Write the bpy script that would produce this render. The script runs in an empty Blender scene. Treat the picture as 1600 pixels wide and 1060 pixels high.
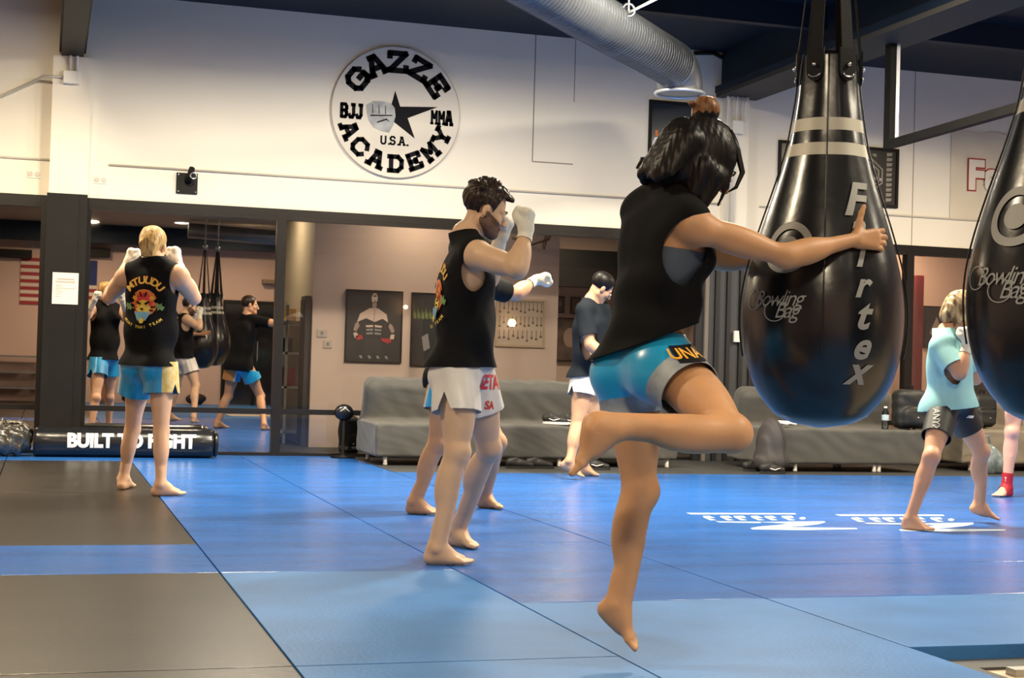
DEBUG = 0; ONLY = None
import bpy, bmesh, math, random
import numpy as np
from mathutils import Vector, Matrix

# ------------------------------------------------------------------ camera
S = bpy.context.scene
COL = S.collection
YAW, PIT, ROLL, FPX = .297964, .0184545, .0284835, 2369.64
CAM = np.array([0, 0, .93])
_F = np.array([math.sin(YAW)*math.cos(PIT), math.cos(YAW)*math.cos(PIT), math.sin(PIT)])
_r0 = np.array([math.cos(YAW), -math.sin(YAW), 0]); _u0 = np.cross(_r0, _F)
_R = math.cos(ROLL)*_r0 + math.sin(ROLL)*_u0
_U = -math.sin(ROLL)*_r0 + math.cos(ROLL)*_u0
cd = bpy.data.cameras.new('camera'); cam = bpy.data.objects.new('camera', cd); COL.objects.link(cam)
cd.lens = FPX/1600*36; cd.sensor_width = 36; cd.sensor_fit = 'HORIZONTAL'; cd.clip_start = .05; cd.clip_end = 200
cam.matrix_world = Matrix(((_R[0], _U[0], -_F[0], 0), (_R[1], _U[1], -_F[1], 0), (_R[2], _U[2], -_F[2], .93), (0, 0, 0, 1)))
S.camera = cam
S.view_settings.view_transform = 'Standard'; S.view_settings.look = 'None'
S.view_settings.gamma = 1; S.view_settings.use_curve_mapping = False
S.view_settings.exposure = 0.46
w = bpy.data.worlds.new('world'); S.world = w; w.use_nodes = True
w.node_tree.nodes['Background'].inputs[0].default_value = (.16, .15, .14, 1)
w.node_tree.nodes['Background'].inputs[1].default_value = .3
S.cycles.max_bounces = 7; S.cycles.diffuse_bounces = 4; S.cycles.glossy_bounces = 4
S.cycles.transparent_max_bounces = 8; S.cycles.sample_clamp_indirect = 6
S.cycles.use_denoising = True

def light(name, loc, power, size, col, rot=(0, 0, 0), size_y=None, spread=None):
    l = bpy.data.lights.new(name, 'AREA'); l.energy = power; l.color = col
    if size_y: l.shape = 'RECTANGLE'; l.size = size; l.size_y = size_y
    else: l.shape = 'DISK'; l.size = size
    if spread: l.spread = math.radians(spread)
    o = bpy.data.objects.new(name, l); o.location = loc; o.rotation_euler = rot; COL.objects.link(o)
    return o
WARM = (1, .82, .56); NEUT = (1, .88, .68); COOL = (.72, .84, 1)
# the high bay lamps under the roof, in two rows, and the warm lamps by the glazed wall
for x, y, p, c in ((4.9, 9.6, 360, NEUT), (4.6, 3.4, 130, NEUT), (-1.4, 5.6, 120, WARM), (9.0, 8.0, 200, NEUT), (-.2, 11.2, 150, WARM), (8.8, 3.2, 120, NEUT)):
    light('ceiling_light', (x, y, 4.15), p, .5, c)
light('ceiling_light', (1.6, 12.0, 3.75), 155, .5, NEUT)
light('ceiling_light', (-1.5, 12.4, 3.3), 80, .5, WARM)
light('ceiling_light', (9.4, 11.8, 3.7), 145, .5, WARM)
light('ceiling_light', (3.7, 11.9, 3.9), 150, .5, NEUT)
for x in (.6, 3.6): light('rear_downlight', (x, .8, 3.38), 95, .5, WARM)
light('lobby_light', (2.25, 17.3, 2.75), 12, .4, WARM)  # unseen light, added to lift the dark side wall and corner
light('lobby_light', (3.9, 15.75, 2.75), 13, .6, WARM)
light('lobby_light', (6.2, 17.4, 2.75), 30, .6, WARM)
light('lobby_light', (10.0, 16.1, 2.75), 30, .8, WARM)

# ------------------------------------------------------------------ pixel helpers (photo pixel -> point of the place)
def ray(x, y): return _F + (x-800)/FPX*_R - (y-530)/FPX*_U
def P(x, y, d): return CAM + ray(x, y)*d                      # at depth d along the view axis
def WY(x, y, Y): r = ray(x, y); return CAM + r*(Y/r[1])        # on the plane Y = const
def FLR(x, y, z=0): r = ray(x, y); return CAM + r*((z-.93)/r[2])
W = 14.836
def MY(x, y, Yr): p = WY(x, y, 2*W-Yr); return np.array([p[0], Yr, p[2]])   # real point whose mirror image is at the pixel

# ------------------------------------------------------------------ tags
def tag(o, label=None, cat=None, group=None, kind=None):
    if label: o['label'] = label
    if cat: o['category'] = cat
    if group: o['group'] = group
    if kind: o['kind'] = kind
    return o
def empty(name, loc, label=None, cat=None, group=None, rz=0):
    o = bpy.data.objects.new(name, None); o.location = Vector([float(v) for v in loc]); o.rotation_euler = (0, 0, rz)
    o.empty_display_size = .1
    COL.objects.link(o); return tag(o, label, cat, group)
def link_mesh(name, me, mats, parent=None, smooth=False):
    if not isinstance(mats, (list, tuple)): mats = [mats]
    for m in mats: me.materials.append(m)
    o = bpy.data.objects.new(name, me); COL.objects.link(o)
    if smooth:
        me.polygons.foreach_set('use_smooth', [True]*len(me.polygons))
    if parent is not None:
        o.parent = parent
        bpy.context.view_layer.update()
        o.matrix_parent_inverse = parent.matrix_world.inverted()
    return o
def obj(name, bm, mats, parent=None, smooth=False, bevel=0):
    me = bpy.data.meshes.new(name)
    if bevel:
        bmesh.ops.bevel(bm, geom=list(bm.edges), offset=bevel, segments=2, affect='EDGES', profile=.7)
    bmesh.ops.recalc_face_normals(bm, faces=bm.faces)
    bm.to_mesh(me); bm.free()
    o = link_mesh(name, me, mats, parent, smooth)
    return o
def struct(name, bm, m, parent=None, **k):
    o = obj(name, bm, m, parent, **k)
    if parent is None: o['kind'] = 'structure'
    return o

# ------------------------------------------------------------------ shape helpers
def BM(): return bmesh.new()
def box(bm, x0, x1, y0, y1, z0, z1, mi=0, M=None):
    vs = [Vector((x, y, z)) for x in (x0, x1) for y in (y0, y1) for z in (z0, z1)]
    if M is not None: vs = [M @ v for v in vs]
    v = [bm.verts.new(p) for p in vs]
    for f in ((0, 1, 3, 2), (4, 6, 7, 5), (0, 4, 5, 1), (2, 3, 7, 6), (0, 2, 6, 4), (1, 5, 7, 3)):
        fc = bm.faces.new([v[i] for i in f]); fc.material_index = mi
    return bm
def bx(*a, **k): return box(BM(), *a, **k)
def prism(bm, pts, z0, z1, axis='z', mi=0):
    def mk(p, h):
        if axis == 'z': return (p[0], p[1], h)
        if axis == 'y': return (p[0], h, p[1])
        return (h, p[0], p[1])
    a = [bm.verts.new(mk(p, z0)) for p in pts]; b = [bm.verts.new(mk(p, z1)) for p in pts]
    n = len(pts)
    for f in [a[::-1], b] + [[a[i], a[(i+1) % n], b[(i+1) % n], b[i]] for i in range(n)]:
        fc = bm.faces.new(f); fc.material_index = mi
    return bm
def tube(bm, pts, rad, seg=10, cap=True, mi=0):
    pts = [Vector([float(c) for c in p]) for p in pts]; n = len(pts)
    if not hasattr(rad, '__len__'): rad = [rad]*n
    rings = []; up = None
    for i, p in enumerate(pts):
        t = (pts[min(i+1, n-1)] - pts[max(i-1, 0)]).normalized()
        if up is None: up = t.orthogonal().normalized()
        up = (up - t*up.dot(t)).normalized(); s = t.cross(up)
        rings.append([bm.verts.new(p + (up*math.cos(a) + s*math.sin(a))*rad[i]) for a in [2*math.pi*k/seg for k in range(seg)]])
    for i in range(n-1):
        for k in range(seg):
            f = bm.faces.new([rings[i][k], rings[i][(k+1) % seg], rings[i+1][(k+1) % seg], rings[i+1][k]]); f.material_index = mi; f.smooth = True
    if cap:
        bm.faces.new(rings[0][::-1]).material_index = mi; bm.faces.new(rings[-1]).material_index = mi
    return bm
def lathe(bm, prof, cx=0, cy=0, seg=32, mi=0, squash=None):
    rings = []
    for r, z in prof:
        if r < 1e-5: rings.append([bm.verts.new((cx, cy, z))]*seg); continue
        rings.append([bm.verts.new((cx+r*math.cos(2*math.pi*k/seg)*(squash or 1), cy+r*math.sin(2*math.pi*k/seg), z)) for k in range(seg)])
    for i in range(len(rings)-1):
        for k in range(seg):
            q = [rings[i][k], rings[i][(k+1) % seg], rings[i+1][(k+1) % seg], rings[i+1][k]]
            u = []
            for v in q:
                if v not in u: u.append(v)
            if len(u) > 2:
                f = bm.faces.new(u); f.smooth = True; f.material_index = mi
    return bm
def poly(bm, pts, mi=0):
    f = bm.faces.new([bm.verts.new(p) for p in pts]); f.material_index = mi; return f

# ------------------------------------------------------------------ materials
MATS = {}
def mat(name, col, rough=.6, metal=0, var=0, vscale=4, bump=0, bscale=60, spec=.5, sss=0, sheen=0, coat=0, col2=None, stretch=None, aniso=0, bdist=.01):
    m = bpy.data.materials.new(name); m.use_nodes = True; N = m.node_tree.nodes; L = m.node_tree.links
    b = N['Principled BSDF']; b.inputs['Base Color'].default_value = (*col, 1); b.inputs['Roughness'].default_value = rough
    b.inputs['Metallic'].default_value = metal; b.inputs['Specular IOR Level'].default_value = spec
    if sss:
        b.inputs['Subsurface Weight'].default_value = sss; b.inputs['Subsurface Radius'].default_value = (.02, .008, .004); b.inputs['Subsurface Scale'].default_value = 1
    if sheen: b.inputs['Sheen Weight'].default_value = sheen
    if coat: b.inputs['Coat Weight'].default_value = coat; b.inputs['Coat Roughness'].default_value = .15
    tc = N.new('ShaderNodeTexCoord'); mp = N.new('ShaderNodeMapping'); L.new(tc.outputs['Object'], mp.inputs[0])
    if stretch: mp.inputs['Scale'].default_value = stretch
    if var or col2:
        n = N.new('ShaderNodeTexNoise'); n.inputs['Scale'].default_value = vscale; n.inputs['Detail'].default_value = 5
        L.new(mp.outputs[0], n.inputs['Vector'])
        r = N.new('ShaderNodeValToRGB'); r.color_ramp.elements[0].position = .32; r.color_ramp.elements[1].position = .68
        c2 = col2 or tuple(c*(1-var) for c in col); c1 = col if col2 else tuple(min(1, c*(1+var)) for c in col)
        r.color_ramp.elements[0].color = (*c2, 1); r.color_ramp.elements[1].color = (*c1, 1)
        L.new(n.outputs['Fac'], r.inputs[0]); L.new(r.outputs[0], b.inputs['Base Color'])
    if bump:
        n2 = N.new('ShaderNodeTexNoise'); n2.inputs['Scale'].default_value = bscale; n2.inputs['Detail'].default_value = 3
        L.new(mp.outputs[0], n2.inputs['Vector'])
        bp = N.new('ShaderNodeBump'); bp.inputs['Strength'].default_value = bump; bp.inputs['Distance'].default_value = bdist
        L.new(n2.outputs['Fac'], bp.inputs['Height']); L.new(bp.outputs[0], b.inputs['Normal'])
    MATS[name] = m; return m
def emis(name, col, s):
    m = bpy.data.materials.new(name); m.use_nodes = True; N = m.node_tree.nodes; N.clear()
    e = N.new('ShaderNodeEmission'); e.inputs[0].default_value = (*col, 1); e.inputs[1].default_value = s
    o = N.new('ShaderNodeOutputMaterial'); m.node_tree.links.new(e.outputs[0], o.inputs[0]); return m
def glassmat(name, tint, refl=.06, rough=0):
    m = bpy.data.materials.new(name); m.use_nodes = True; N = m.node_tree.nodes; L = m.node_tree.links; N.clear()
    t = N.new('ShaderNodeBsdfTransparent'); t.inputs[0].default_value = (*tint, 1)
    g = N.new('ShaderNodeBsdfGlossy'); g.inputs['Roughness'].default_value = rough
    fr = N.new('ShaderNodeFresnel'); fr.inputs[0].default_value = 1.5
    mx = N.new('ShaderNodeMixShader'); o = N.new('ShaderNodeOutputMaterial')
    L.new(fr.outputs[0], mx.inputs[0]); L.new(t.outputs[0], mx.inputs[1]); L.new(g.outputs[0], mx.inputs[2]); L.new(mx.outputs[0], o.inputs[0])
    return m

WHITE_WALL = mat('white wall paint', (.84, .79, .68), .55, var=.03, vscale=.7, bump=.06, bscale=30)
PINK_WALL = mat('beige pink wall paint', (.56, .40, .34), .7, var=.04, vscale=.6)
LOBBY_WALL = mat('lobby wall paint', (.58, .44, .38), .7, var=.03, vscale=.8)
NAVY = mat('dark navy ceiling paint', (.006, .014, .028), .6, var=.2, vscale=1, spec=.25)
BLACK_PAINT = mat('black satin paint', (.008, .0075, .007), .55, var=.15, vscale=3, spec=.2)
MULLION = mat('dark bronze aluminium', (.022, .020, .019), .3, metal=.5)
DARK_FLOOR = mat('dark grey rubber floor', (.035, .035, .035), .6, var=.15, vscale=5)
WOOD_FLOOR = mat('pale wood floor', (.55, .45, .32), .45, var=.12, vscale=3, stretch=(1, 9, 1))
TAN_CEIL = mat('tan soffit paint', (.35, .27, .18), .6, var=.05)
BLUE_MAT = mat('blue mat vinyl', (.022, .130, .46), .24, var=.14, vscale=1.6, bump=.10, bscale=38, stretch=(.6, 2.0, 1), spec=.36)
BLUE_MAT_OLD_LIT = mat('worn blue mat vinyl', (.046, .168, .43), .45, var=.12, vscale=2.2, bump=.15, bscale=60, spec=.10)  # older finish, with some sheen from the light put into the paler base
BLACK_MAT = mat('black mat vinyl', (.021, .018, .014), .32, var=.2, vscale=1.6, bump=.10, bscale=40, stretch=(.6, 2.0, 1), spec=.28)
LEATHER = mat('black bag vinyl', (.007, .008, .011), .27, var=.2, vscale=5, bump=.12, bscale=9, spec=.5, coat=.15, bdist=.02)
PRINT_GREY = mat('grey silver print', (.30, .30, .285), .5)
STRIPE = mat('cream vinyl stripe', (.50, .48, .40), .45, var=.06)
STRAP = mat('black webbing', (.007, .007, .008), .7, bump=.2, bscale=200, spec=.2)
CHROME = mat('chrome', (.7, .7, .7), .18, metal=1)
STEEL = mat('brushed galvanised steel', (.20, .22, .25), .42, metal=.7, var=.12, vscale=3)
GREY_COVER = mat('charcoal stretch sofa cover', (.060, .058, .052), .75, var=.08, vscale=4, bump=.1, bscale=120, sheen=.2)
TAN_COVER = mat('olive tan sofa upholstery', (.20, .17, .13), .6, var=.1)
WHITE_PLASTIC = mat('white plastic', (.78, .76, .70), .35)
INK = mat('black sign vinyl', (.006, .006, .009), .7, spec=.15)
PAPER = mat('paper', (.72, .68, .60), .8)
RED = mat('red paint', (.35, .015, .02), .4)
GOLD = mat('gold ink', (.75, .38, .04), .5)
ORANGE = mat('orange ink', (.70, .16, .02), .5)
YELLOW = mat('yellow ink', (.75, .55, .08), .5)
TEALINK = mat('pale blue ink', (.15, .35, .5), .5)
GREENINK = mat('green ink', (.16, .3, .1), .5)
MAT_INK = mat('faded white print', (.42, .50, .60), .5)
WHITE_INK = mat('white ink', (.75, .75, .73), .5)
BLACK_CLOTH = mat('black cotton jersey', (.0050, .0052, .0060), .85, var=.15, vscale=9, bump=.15, bscale=150, spec=.15)
DKNAVY_CLOTH = mat('dark navy cotton jersey', (.011, .015, .021), .85, var=.15, vscale=9, spec=.15)
WRAP = mat('white hand wrap', (.72, .70, .60), .85, bump=.5, bscale=90, stretch=(1, 1, 5))

# ------------------------------------------------------------------ writing
def text2d(s, size=1, bold=0, shear=0, space=1, sx=1, grid=None, align='CENTER'):
    cu = bpy.data.curves.new('t', 'FONT'); cu.body = s; cu.size = size; cu.offset = bold*size; cu.shear = shear; cu.space_character = space
    cu.align_x = align; cu.align_y = 'CENTER'; cu.resolution_u = 4; cu.fill_mode = 'FRONT'
    o = bpy.data.objects.new('t', cu); COL.objects.link(o)
    bpy.context.view_layer.update()
    me = o.evaluated_get(bpy.context.evaluated_depsgraph_get()).to_mesh()
    bm = BM(); bm.from_mesh(me); o.to_mesh_clear(); bpy.data.objects.remove(o); bpy.data.curves.remove(cu)
    for v in bm.verts: v.co.x *= sx
    if grid: cutgrid(bm, grid)
    return bm
def cutgrid(bm, g):
    if not bm.verts: return bm
    for ax in (0, 1):
        lo = min(v.co[ax] for v in bm.verts); hi = max(v.co[ax] for v in bm.verts)
        x = math.floor(lo/g)*g
        while x < hi:
            co = [0, 0, 0]; no = [0, 0, 0]; co[ax] = x; no[ax] = 1
            bmesh.ops.bisect_plane(bm, geom=list(bm.verts)+list(bm.edges)+list(bm.faces), plane_co=co, plane_no=no)
            x += g
    bmesh.ops.triangulate(bm, faces=bm.faces)
    return bm
def put(bm_dst, bm_src, fn, mi=0):
    mp = {}
    for v in bm_src.verts: mp[v] = bm_dst.verts.new(fn(v.co.x, v.co.y))
    for f in bm_src.faces:
        try: bm_dst.faces.new([mp[v] for v in f.verts]).material_index = mi
        except ValueError: pass
    bm_src.free(); return bm_dst
def arc_text(s, radius, size, a_mid, a_step, bold=.03, top=True, sx=1, grid=None):
    """letters round a circle, each upright on the arc; angles in degrees from +x, clockwise reading on top"""
    out = BM(); n = len(s)
    for i, ch in enumerate(s):
        if ch == ' ': continue
        a = math.radians(a_mid + ((n-1)/2-i)*a_step*(1 if top else -1))
        rot = a-math.pi/2 if top else a+math.pi/2
        t = text2d(ch, size, bold, sx=sx, grid=grid); c, s_ = math.cos(rot), math.sin(rot); ox, oy = radius*math.cos(a), radius*math.sin(a)
        put(out, t, lambda x, y: (ox+x*c-y*s_, oy+x*s_+y*c, 0))
    return out
SLAB = {'G': [[(1, .74), (.78, 1), (.22, 1), (0, .76), (0, .24), (.22, 0), (.78, 0), (1, .22), (1, .46), (.58, .46)]],
 'A': [[(.08, 0), (.44, 1), (.60, 1), (.94, 0)], [(.2, .34), (.8, .34)], [(-.10, 0), (.24, 0)], [(.78, 0), (1.12, 0)], [(.26, 1), (.6, 1)]],
 'Z': [[(.02, .76), (.02, 1), (.96, 1), (.04, 0), (.98, 0), (.98, .24)]],
 'E': [[(.98, .76), (.98, 1), (.12, 1)], [(.18, 1), (.18, 0)], [(.02, 0), (.98, 0), (.98, .24)], [(.2, .5), (.7, .5)], [(.68, .64), (.68, .36)]],
 'C': [[(1, .72), (.78, 1), (.22, 1), (0, .76), (0, .24), (.22, 0), (.78, 0), (1, .26)]],
 'D': [[(.0, 1), (.72, 1), (1, .74), (1, .26), (.72, 0), (0, 0)], [(.2, 1), (.2, 0)]],
 'M': [[(.10, 0), (.10, 1), (.5, .42), (.90, 1), (.90, 0)], [(-.06, 0), (.26, 0)], [(.74, 0), (1.06, 0)]],
 'Y': [[(.04, 1), (.5, .46), (.96, 1)], [(.5, .5), (.5, 0)], [(.30, 0), (.70, 0)], [(-.10, 1), (.22, 1)], [(.78, 1), (1.10, 1)]],
 'B': [[(.1, 0), (.1, 1), (.72, 1), (.92, .84), (.92, .64), (.72, .51), (.92, .38), (.92, .16), (.72, 0), (.1, 0)], [(.1, .51), (.72, .51)]],
 'J': [[(.85, 1), (.85, .2), (.65, 0), (.3, 0), (.12, .22)], [(.55, 1), (1, 1)]],
 'U': [[(.1, 1), (.1, .2), (.3, 0), (.7, 0), (.9, .2), (.9, 1)]], 'S': [[(.9, .8), (.72, 1), (.28, 1), (.1, .82), (.1, .64), (.28, .52), (.72, .48), (.9, .36), (.9, .18), (.72, 0), (.28, 0), (.1, .2)]],
 '.': [[(.4, 0), (.6, 0)]]}
def slab(ch, w, h, t):
    bm = BM()
    for pl in SLAB[ch]:
        for a, b in zip(pl, pl[1:]):
            a = Vector(((a[0]-.5)*w, (a[1]-.5)*h)); b = Vector(((b[0]-.5)*w, (b[1]-.5)*h)); d = (b-a).normalized(); n = Vector((-d.y, d.x))*t/2; e = d*t*.32
            bm.faces.new([bm.verts.new((v.x, v.y, 0)) for v in (a-e-n, b+e-n, b+e+n, a-e+n)])
    return bm
def disc2d(r, n=24, cx=0, cy=0, r2=0):
    bm = BM()
    if r2:
        a = [bm.verts.new((cx+r*math.cos(2*math.pi*k/n), cy+r*math.sin(2*math.pi*k/n), 0)) for k in range(n)]
        b = [bm.verts.new((cx+r2*math.cos(2*math.pi*k/n), cy+r2*math.sin(2*math.pi*k/n), 0)) for k in range(n)]
        for k in range(n): bm.faces.new([a[k], a[(k+1) % n], b[(k+1) % n], b[k]])
    else:
        bm.faces.new([bm.verts.new((cx+r*math.cos(2*math.pi*k/n), cy+r*math.sin(2*math.pi*k/n), 0)) for k in range(n)])
    return bm
def poly2d(pts):
    bm = BM(); bm.faces.new([bm.verts.new((x, y, 0)) for x, y in pts]); bmesh.ops.triangulate(bm, faces=bm.faces); return bm
# ------------------------------------------------------------------ the room shell
H0, H1 = 2.41, 4.36                       # glazed front below, white wall above
XL, XR, YB = -4.2, 13.2, -1.3
bm = bx(XL, XR, YB, W+.3, -.16, -.065); struct('floor', bm, DARK_FLOOR)
bm = bx(2.90, XR, 12.75, W-.05, -.065, -.002); struct('floor', bm, DARK_FLOOR)
bm = bx(2.90, XR, 2.2, 4.60, -.065, -.055); o = struct('floor', bm, WOOD_FLOOR)
bm = bx(XL, XR, W, W+.22, H0, H1); struct('wall_front', bm, WHITE_WALL)
bm = bx(XL, -.06, W, W+.22, 0, H0) if False else None
bm = bx(XL, XR, YB-.2, YB, -.1, 3.5); struct('wall_rear', bm, PINK_WALL)
bm = bx(XL-.2, XL, YB, W+.2, -.1, H1); struct('wall_left', bm, PINK_WALL)
bm = bx(XR, XR+.2, YB, W+.2, -.1, H1); struct('wall_right', bm, PINK_WALL)
bm = bx(XL, XR, 3.2, W+.2, H1, H1+.15); struct('ceiling', bm, NAVY)
bm = bx(XL, XR, YB, 3.2, 3.46, 3.56); box(bm, XL, XR, 3.1, 3.2, 3.56, 4.5); struct('ceiling', bm, TAN_CEIL)
bm = bx(XL, XR, -.9, -.65, 3.10, 3.46); struct('trim_1', bm, NAVY)      # dark girder over the rear wall

# joints of the tilt-up wall panels: thin grooves
def wall_line(name, pts, rad, m):
    bm = BM(); tube(bm, pts, rad, 6); return obj(name, bm, m)
GROOVE = mat('panel joint', (.25, .22, .19), .8)
def wp(x, y, off=.0): p = WY(x, y, W-off); return p
bm = BM()
a, b = wp(836, 74), wp(836, 252); box(bm, a[0], a[0]+.010, W-.004, W+.01, b[2], H1)
c = wp(895, 256); box(bm, a[0], c[0], W-.004, W+.01, b[2]-.010, b[2])
a = wp(899, 65); box(bm, a[0], a[0]+.007, W-.003, W+.01, wp(899, 160)[2], H1)
a = wp(1430, 110); box(bm, a[0], a[0]+.008, W-.003, W+.01, H0, H1)
struct('trim_2', bm, GROOVE)
# long conduit line across the white wall
cz = [wp(0, 244)[2], wp(968, 307)[2]]
bm = BM(); tube(bm, [(XL, W-.012, 2.745), (wp(85, 250)[0], W-.012, 2.745)], .010, 8); tube(bm, [(wp(170, 257)[0], W-.012, 2.735), (7.02, W-.012, 2.735)], .010, 8); tube(bm, [(7.3, W-.012, 2.735), (XR, W-.012, 2.735)], .010, 8)
WALLPIPE = mat('conduit painted wall white', (.55, .51, .44), .5)
tag(obj('wall_conduit', bm, WALLPIPE), 'thin painted conduit running the length of the white wall above the glass', 'conduit')
# dark trim under the wall
bm = bx(.33, XR, W-.03, W+.10, H0-.075, H0); box(bm, XL, -.03, W-.03, W+.10, H0-.075, H0); struct('trim_3', bm, MULLION)

# left column: black below, white pilaster above, black roof beam
bm = bx(-.035, .325, W-.30, W+.02, 0, H0-.0); box(bm, .255, .27, W-.305, W-.29, 0, H0); obj_ = struct('trim_4', bm, BLACK_PAINT)
z1 = WY(110, 88, W-.15)[2]
bm = bx(-.02, .325, W-.16, W, H0, z1); struct('trim_5', bm, WHITE_WALL)
bm = bx(.05, .25, 3.2, W, z1+.0, H1); box(bm, .03, .27, 3.2, W-.02, z1+.06, z1+.10); struct('trim_6', bm, BLACK_PAINT)
# right column with its beam
x0, x1 = WY(1136, 250, W-.15)[0], WY(1168, 250, W-.15)[0]
z2 = WY(1150, 152, W-.15)[2]
bm = bx(x0, x1, W-.16, W, H0, z2); struct('trim_7', bm, WHITE_WALL)
struct('trim_21', bx(x0, x1, W-.05, W+.1, 0, H0-.08), BLACK_PAINT)
bm = bx(x0-.02, x1+.05, 3.2, W, z2+.12, H1); box(bm, x0-.10, x1+.13, 3.2, W-.02, z2+.05, z2+.12); struct('trim_8', bm, NAVY)
bm = bx(x0-.10, x1+.13, 3.2, W-.05, z2+.0, z2+.048); struct('trim_9', bm, mat('grey beam flange', (.05, .047, .042), .6, spec=.2))
# lighter purlins under the deck
for i, y in enumerate((4.6, 6.6, 8.6, 10.6, 12.6)):
    bm = bx(XL, XR, y-.05, y+.05, H1-.22, H1); struct('trim_1%d' % i, bm, NAVY)

# ------------------------------------------------------------------ glazing
MIRROR = bpy.data.materials.new('night glass, strongly reflective'); MIRROR.use_nodes = True
b = MIRROR.node_tree.nodes['Principled BSDF']; b.inputs['Base Color'].default_value = (.50, .45, .41, 1); b.inputs['Metallic'].default_value = 1; b.inputs['Roughness'].default_value = .012
CLEAR = glassmat('clear glass', (.93, .93, .92))
def window(n, x0, x1, glass, rails=True, m=None):
    w_ = empty('window_%d' % n, ((x0+x1)/2, W+.03, 0)); w_['kind'] = 'structure'
    f = BM()
    for a in (x0, x1-.045): box(f, a, a+.045, W-.045, W+.06, 0, H0-.075)
    if rails: box(f, x0+.045, x1-.045, W-.035, W+.05, .405, .455)
    box(f, x0+.045, x1-.045, W-.035, W+.05, 0, .03); box(f, x0+.045, x1-.045, W-.035, W+.05, H0-.11, H0-.076)
    obj('frame', f, MULLION, w_)
    obj('pane', bx(x0+.045, x1-.045, W, W+.012, .03, H0-.11), glass, w_)
window(1, XL, -.036, MIRROR); window(2, .326, 2.165, MIRROR); window(3, 2.165, 4.10, CLEAR); window(4, 4.10, 5.78, CLEAR); window(5, 5.78, 7.5, CLEAR, False)
window(6, 7.5, 9.15, CLEAR); window(7, 9.15, 11.4, CLEAR); window(8, 11.4, XR, CLEAR)

# ------------------------------------------------------------------ lobby behind the clear panes
YP = 16.35
xa = WY(488, 500, YP)[0]; xb = WY(872, 480, YP)[0]
LX = XR
struct('floor', bx(2.0, LX, W+.3, 20.2, -.1, -.0), DARK_FLOOR)
struct('wall_lobby', bx(xa, xb, YP, YP+.25, 0, 3.0), LOBBY_WALL)
struct('wall_side', bx(xa, xa+.2, YP+.25, 19.0, 0, 3.0), mat('yellowish wall paint', (.60, .50, .36), .7))
struct('wall_end', bx(1.4, xa, 18.6, 18.8, 0, 3.0), mat('dim brown wall', (.30, .24, .19), .7))
struct('wall_recess', bx(xb, 8.4, 18.9, 19.1, 0, 3.0), LOBBY_WALL)
struct('wall_gym', bx(8.3, LX, 16.9, 17.1, 0, 3.0), mat('salmon wall paint', (.70, .44, .34), .7))
struct('wall_divider', bx(8.3, 8.45, 17.1, 18.9, 0, 3.0), LOBBY_WALL)
struct('ceiling', bx(1.4, LX, W+.25, 19.2, 3.0, 3.1), TAN_CEIL)
struct('trim_20', bx(xb+.0, 8.3, 18.3, 18.6, WY(900, 448, 18.3)[2]+.0, WY(900, 390, 18.3)[2]), BLACK_PAINT)
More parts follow.
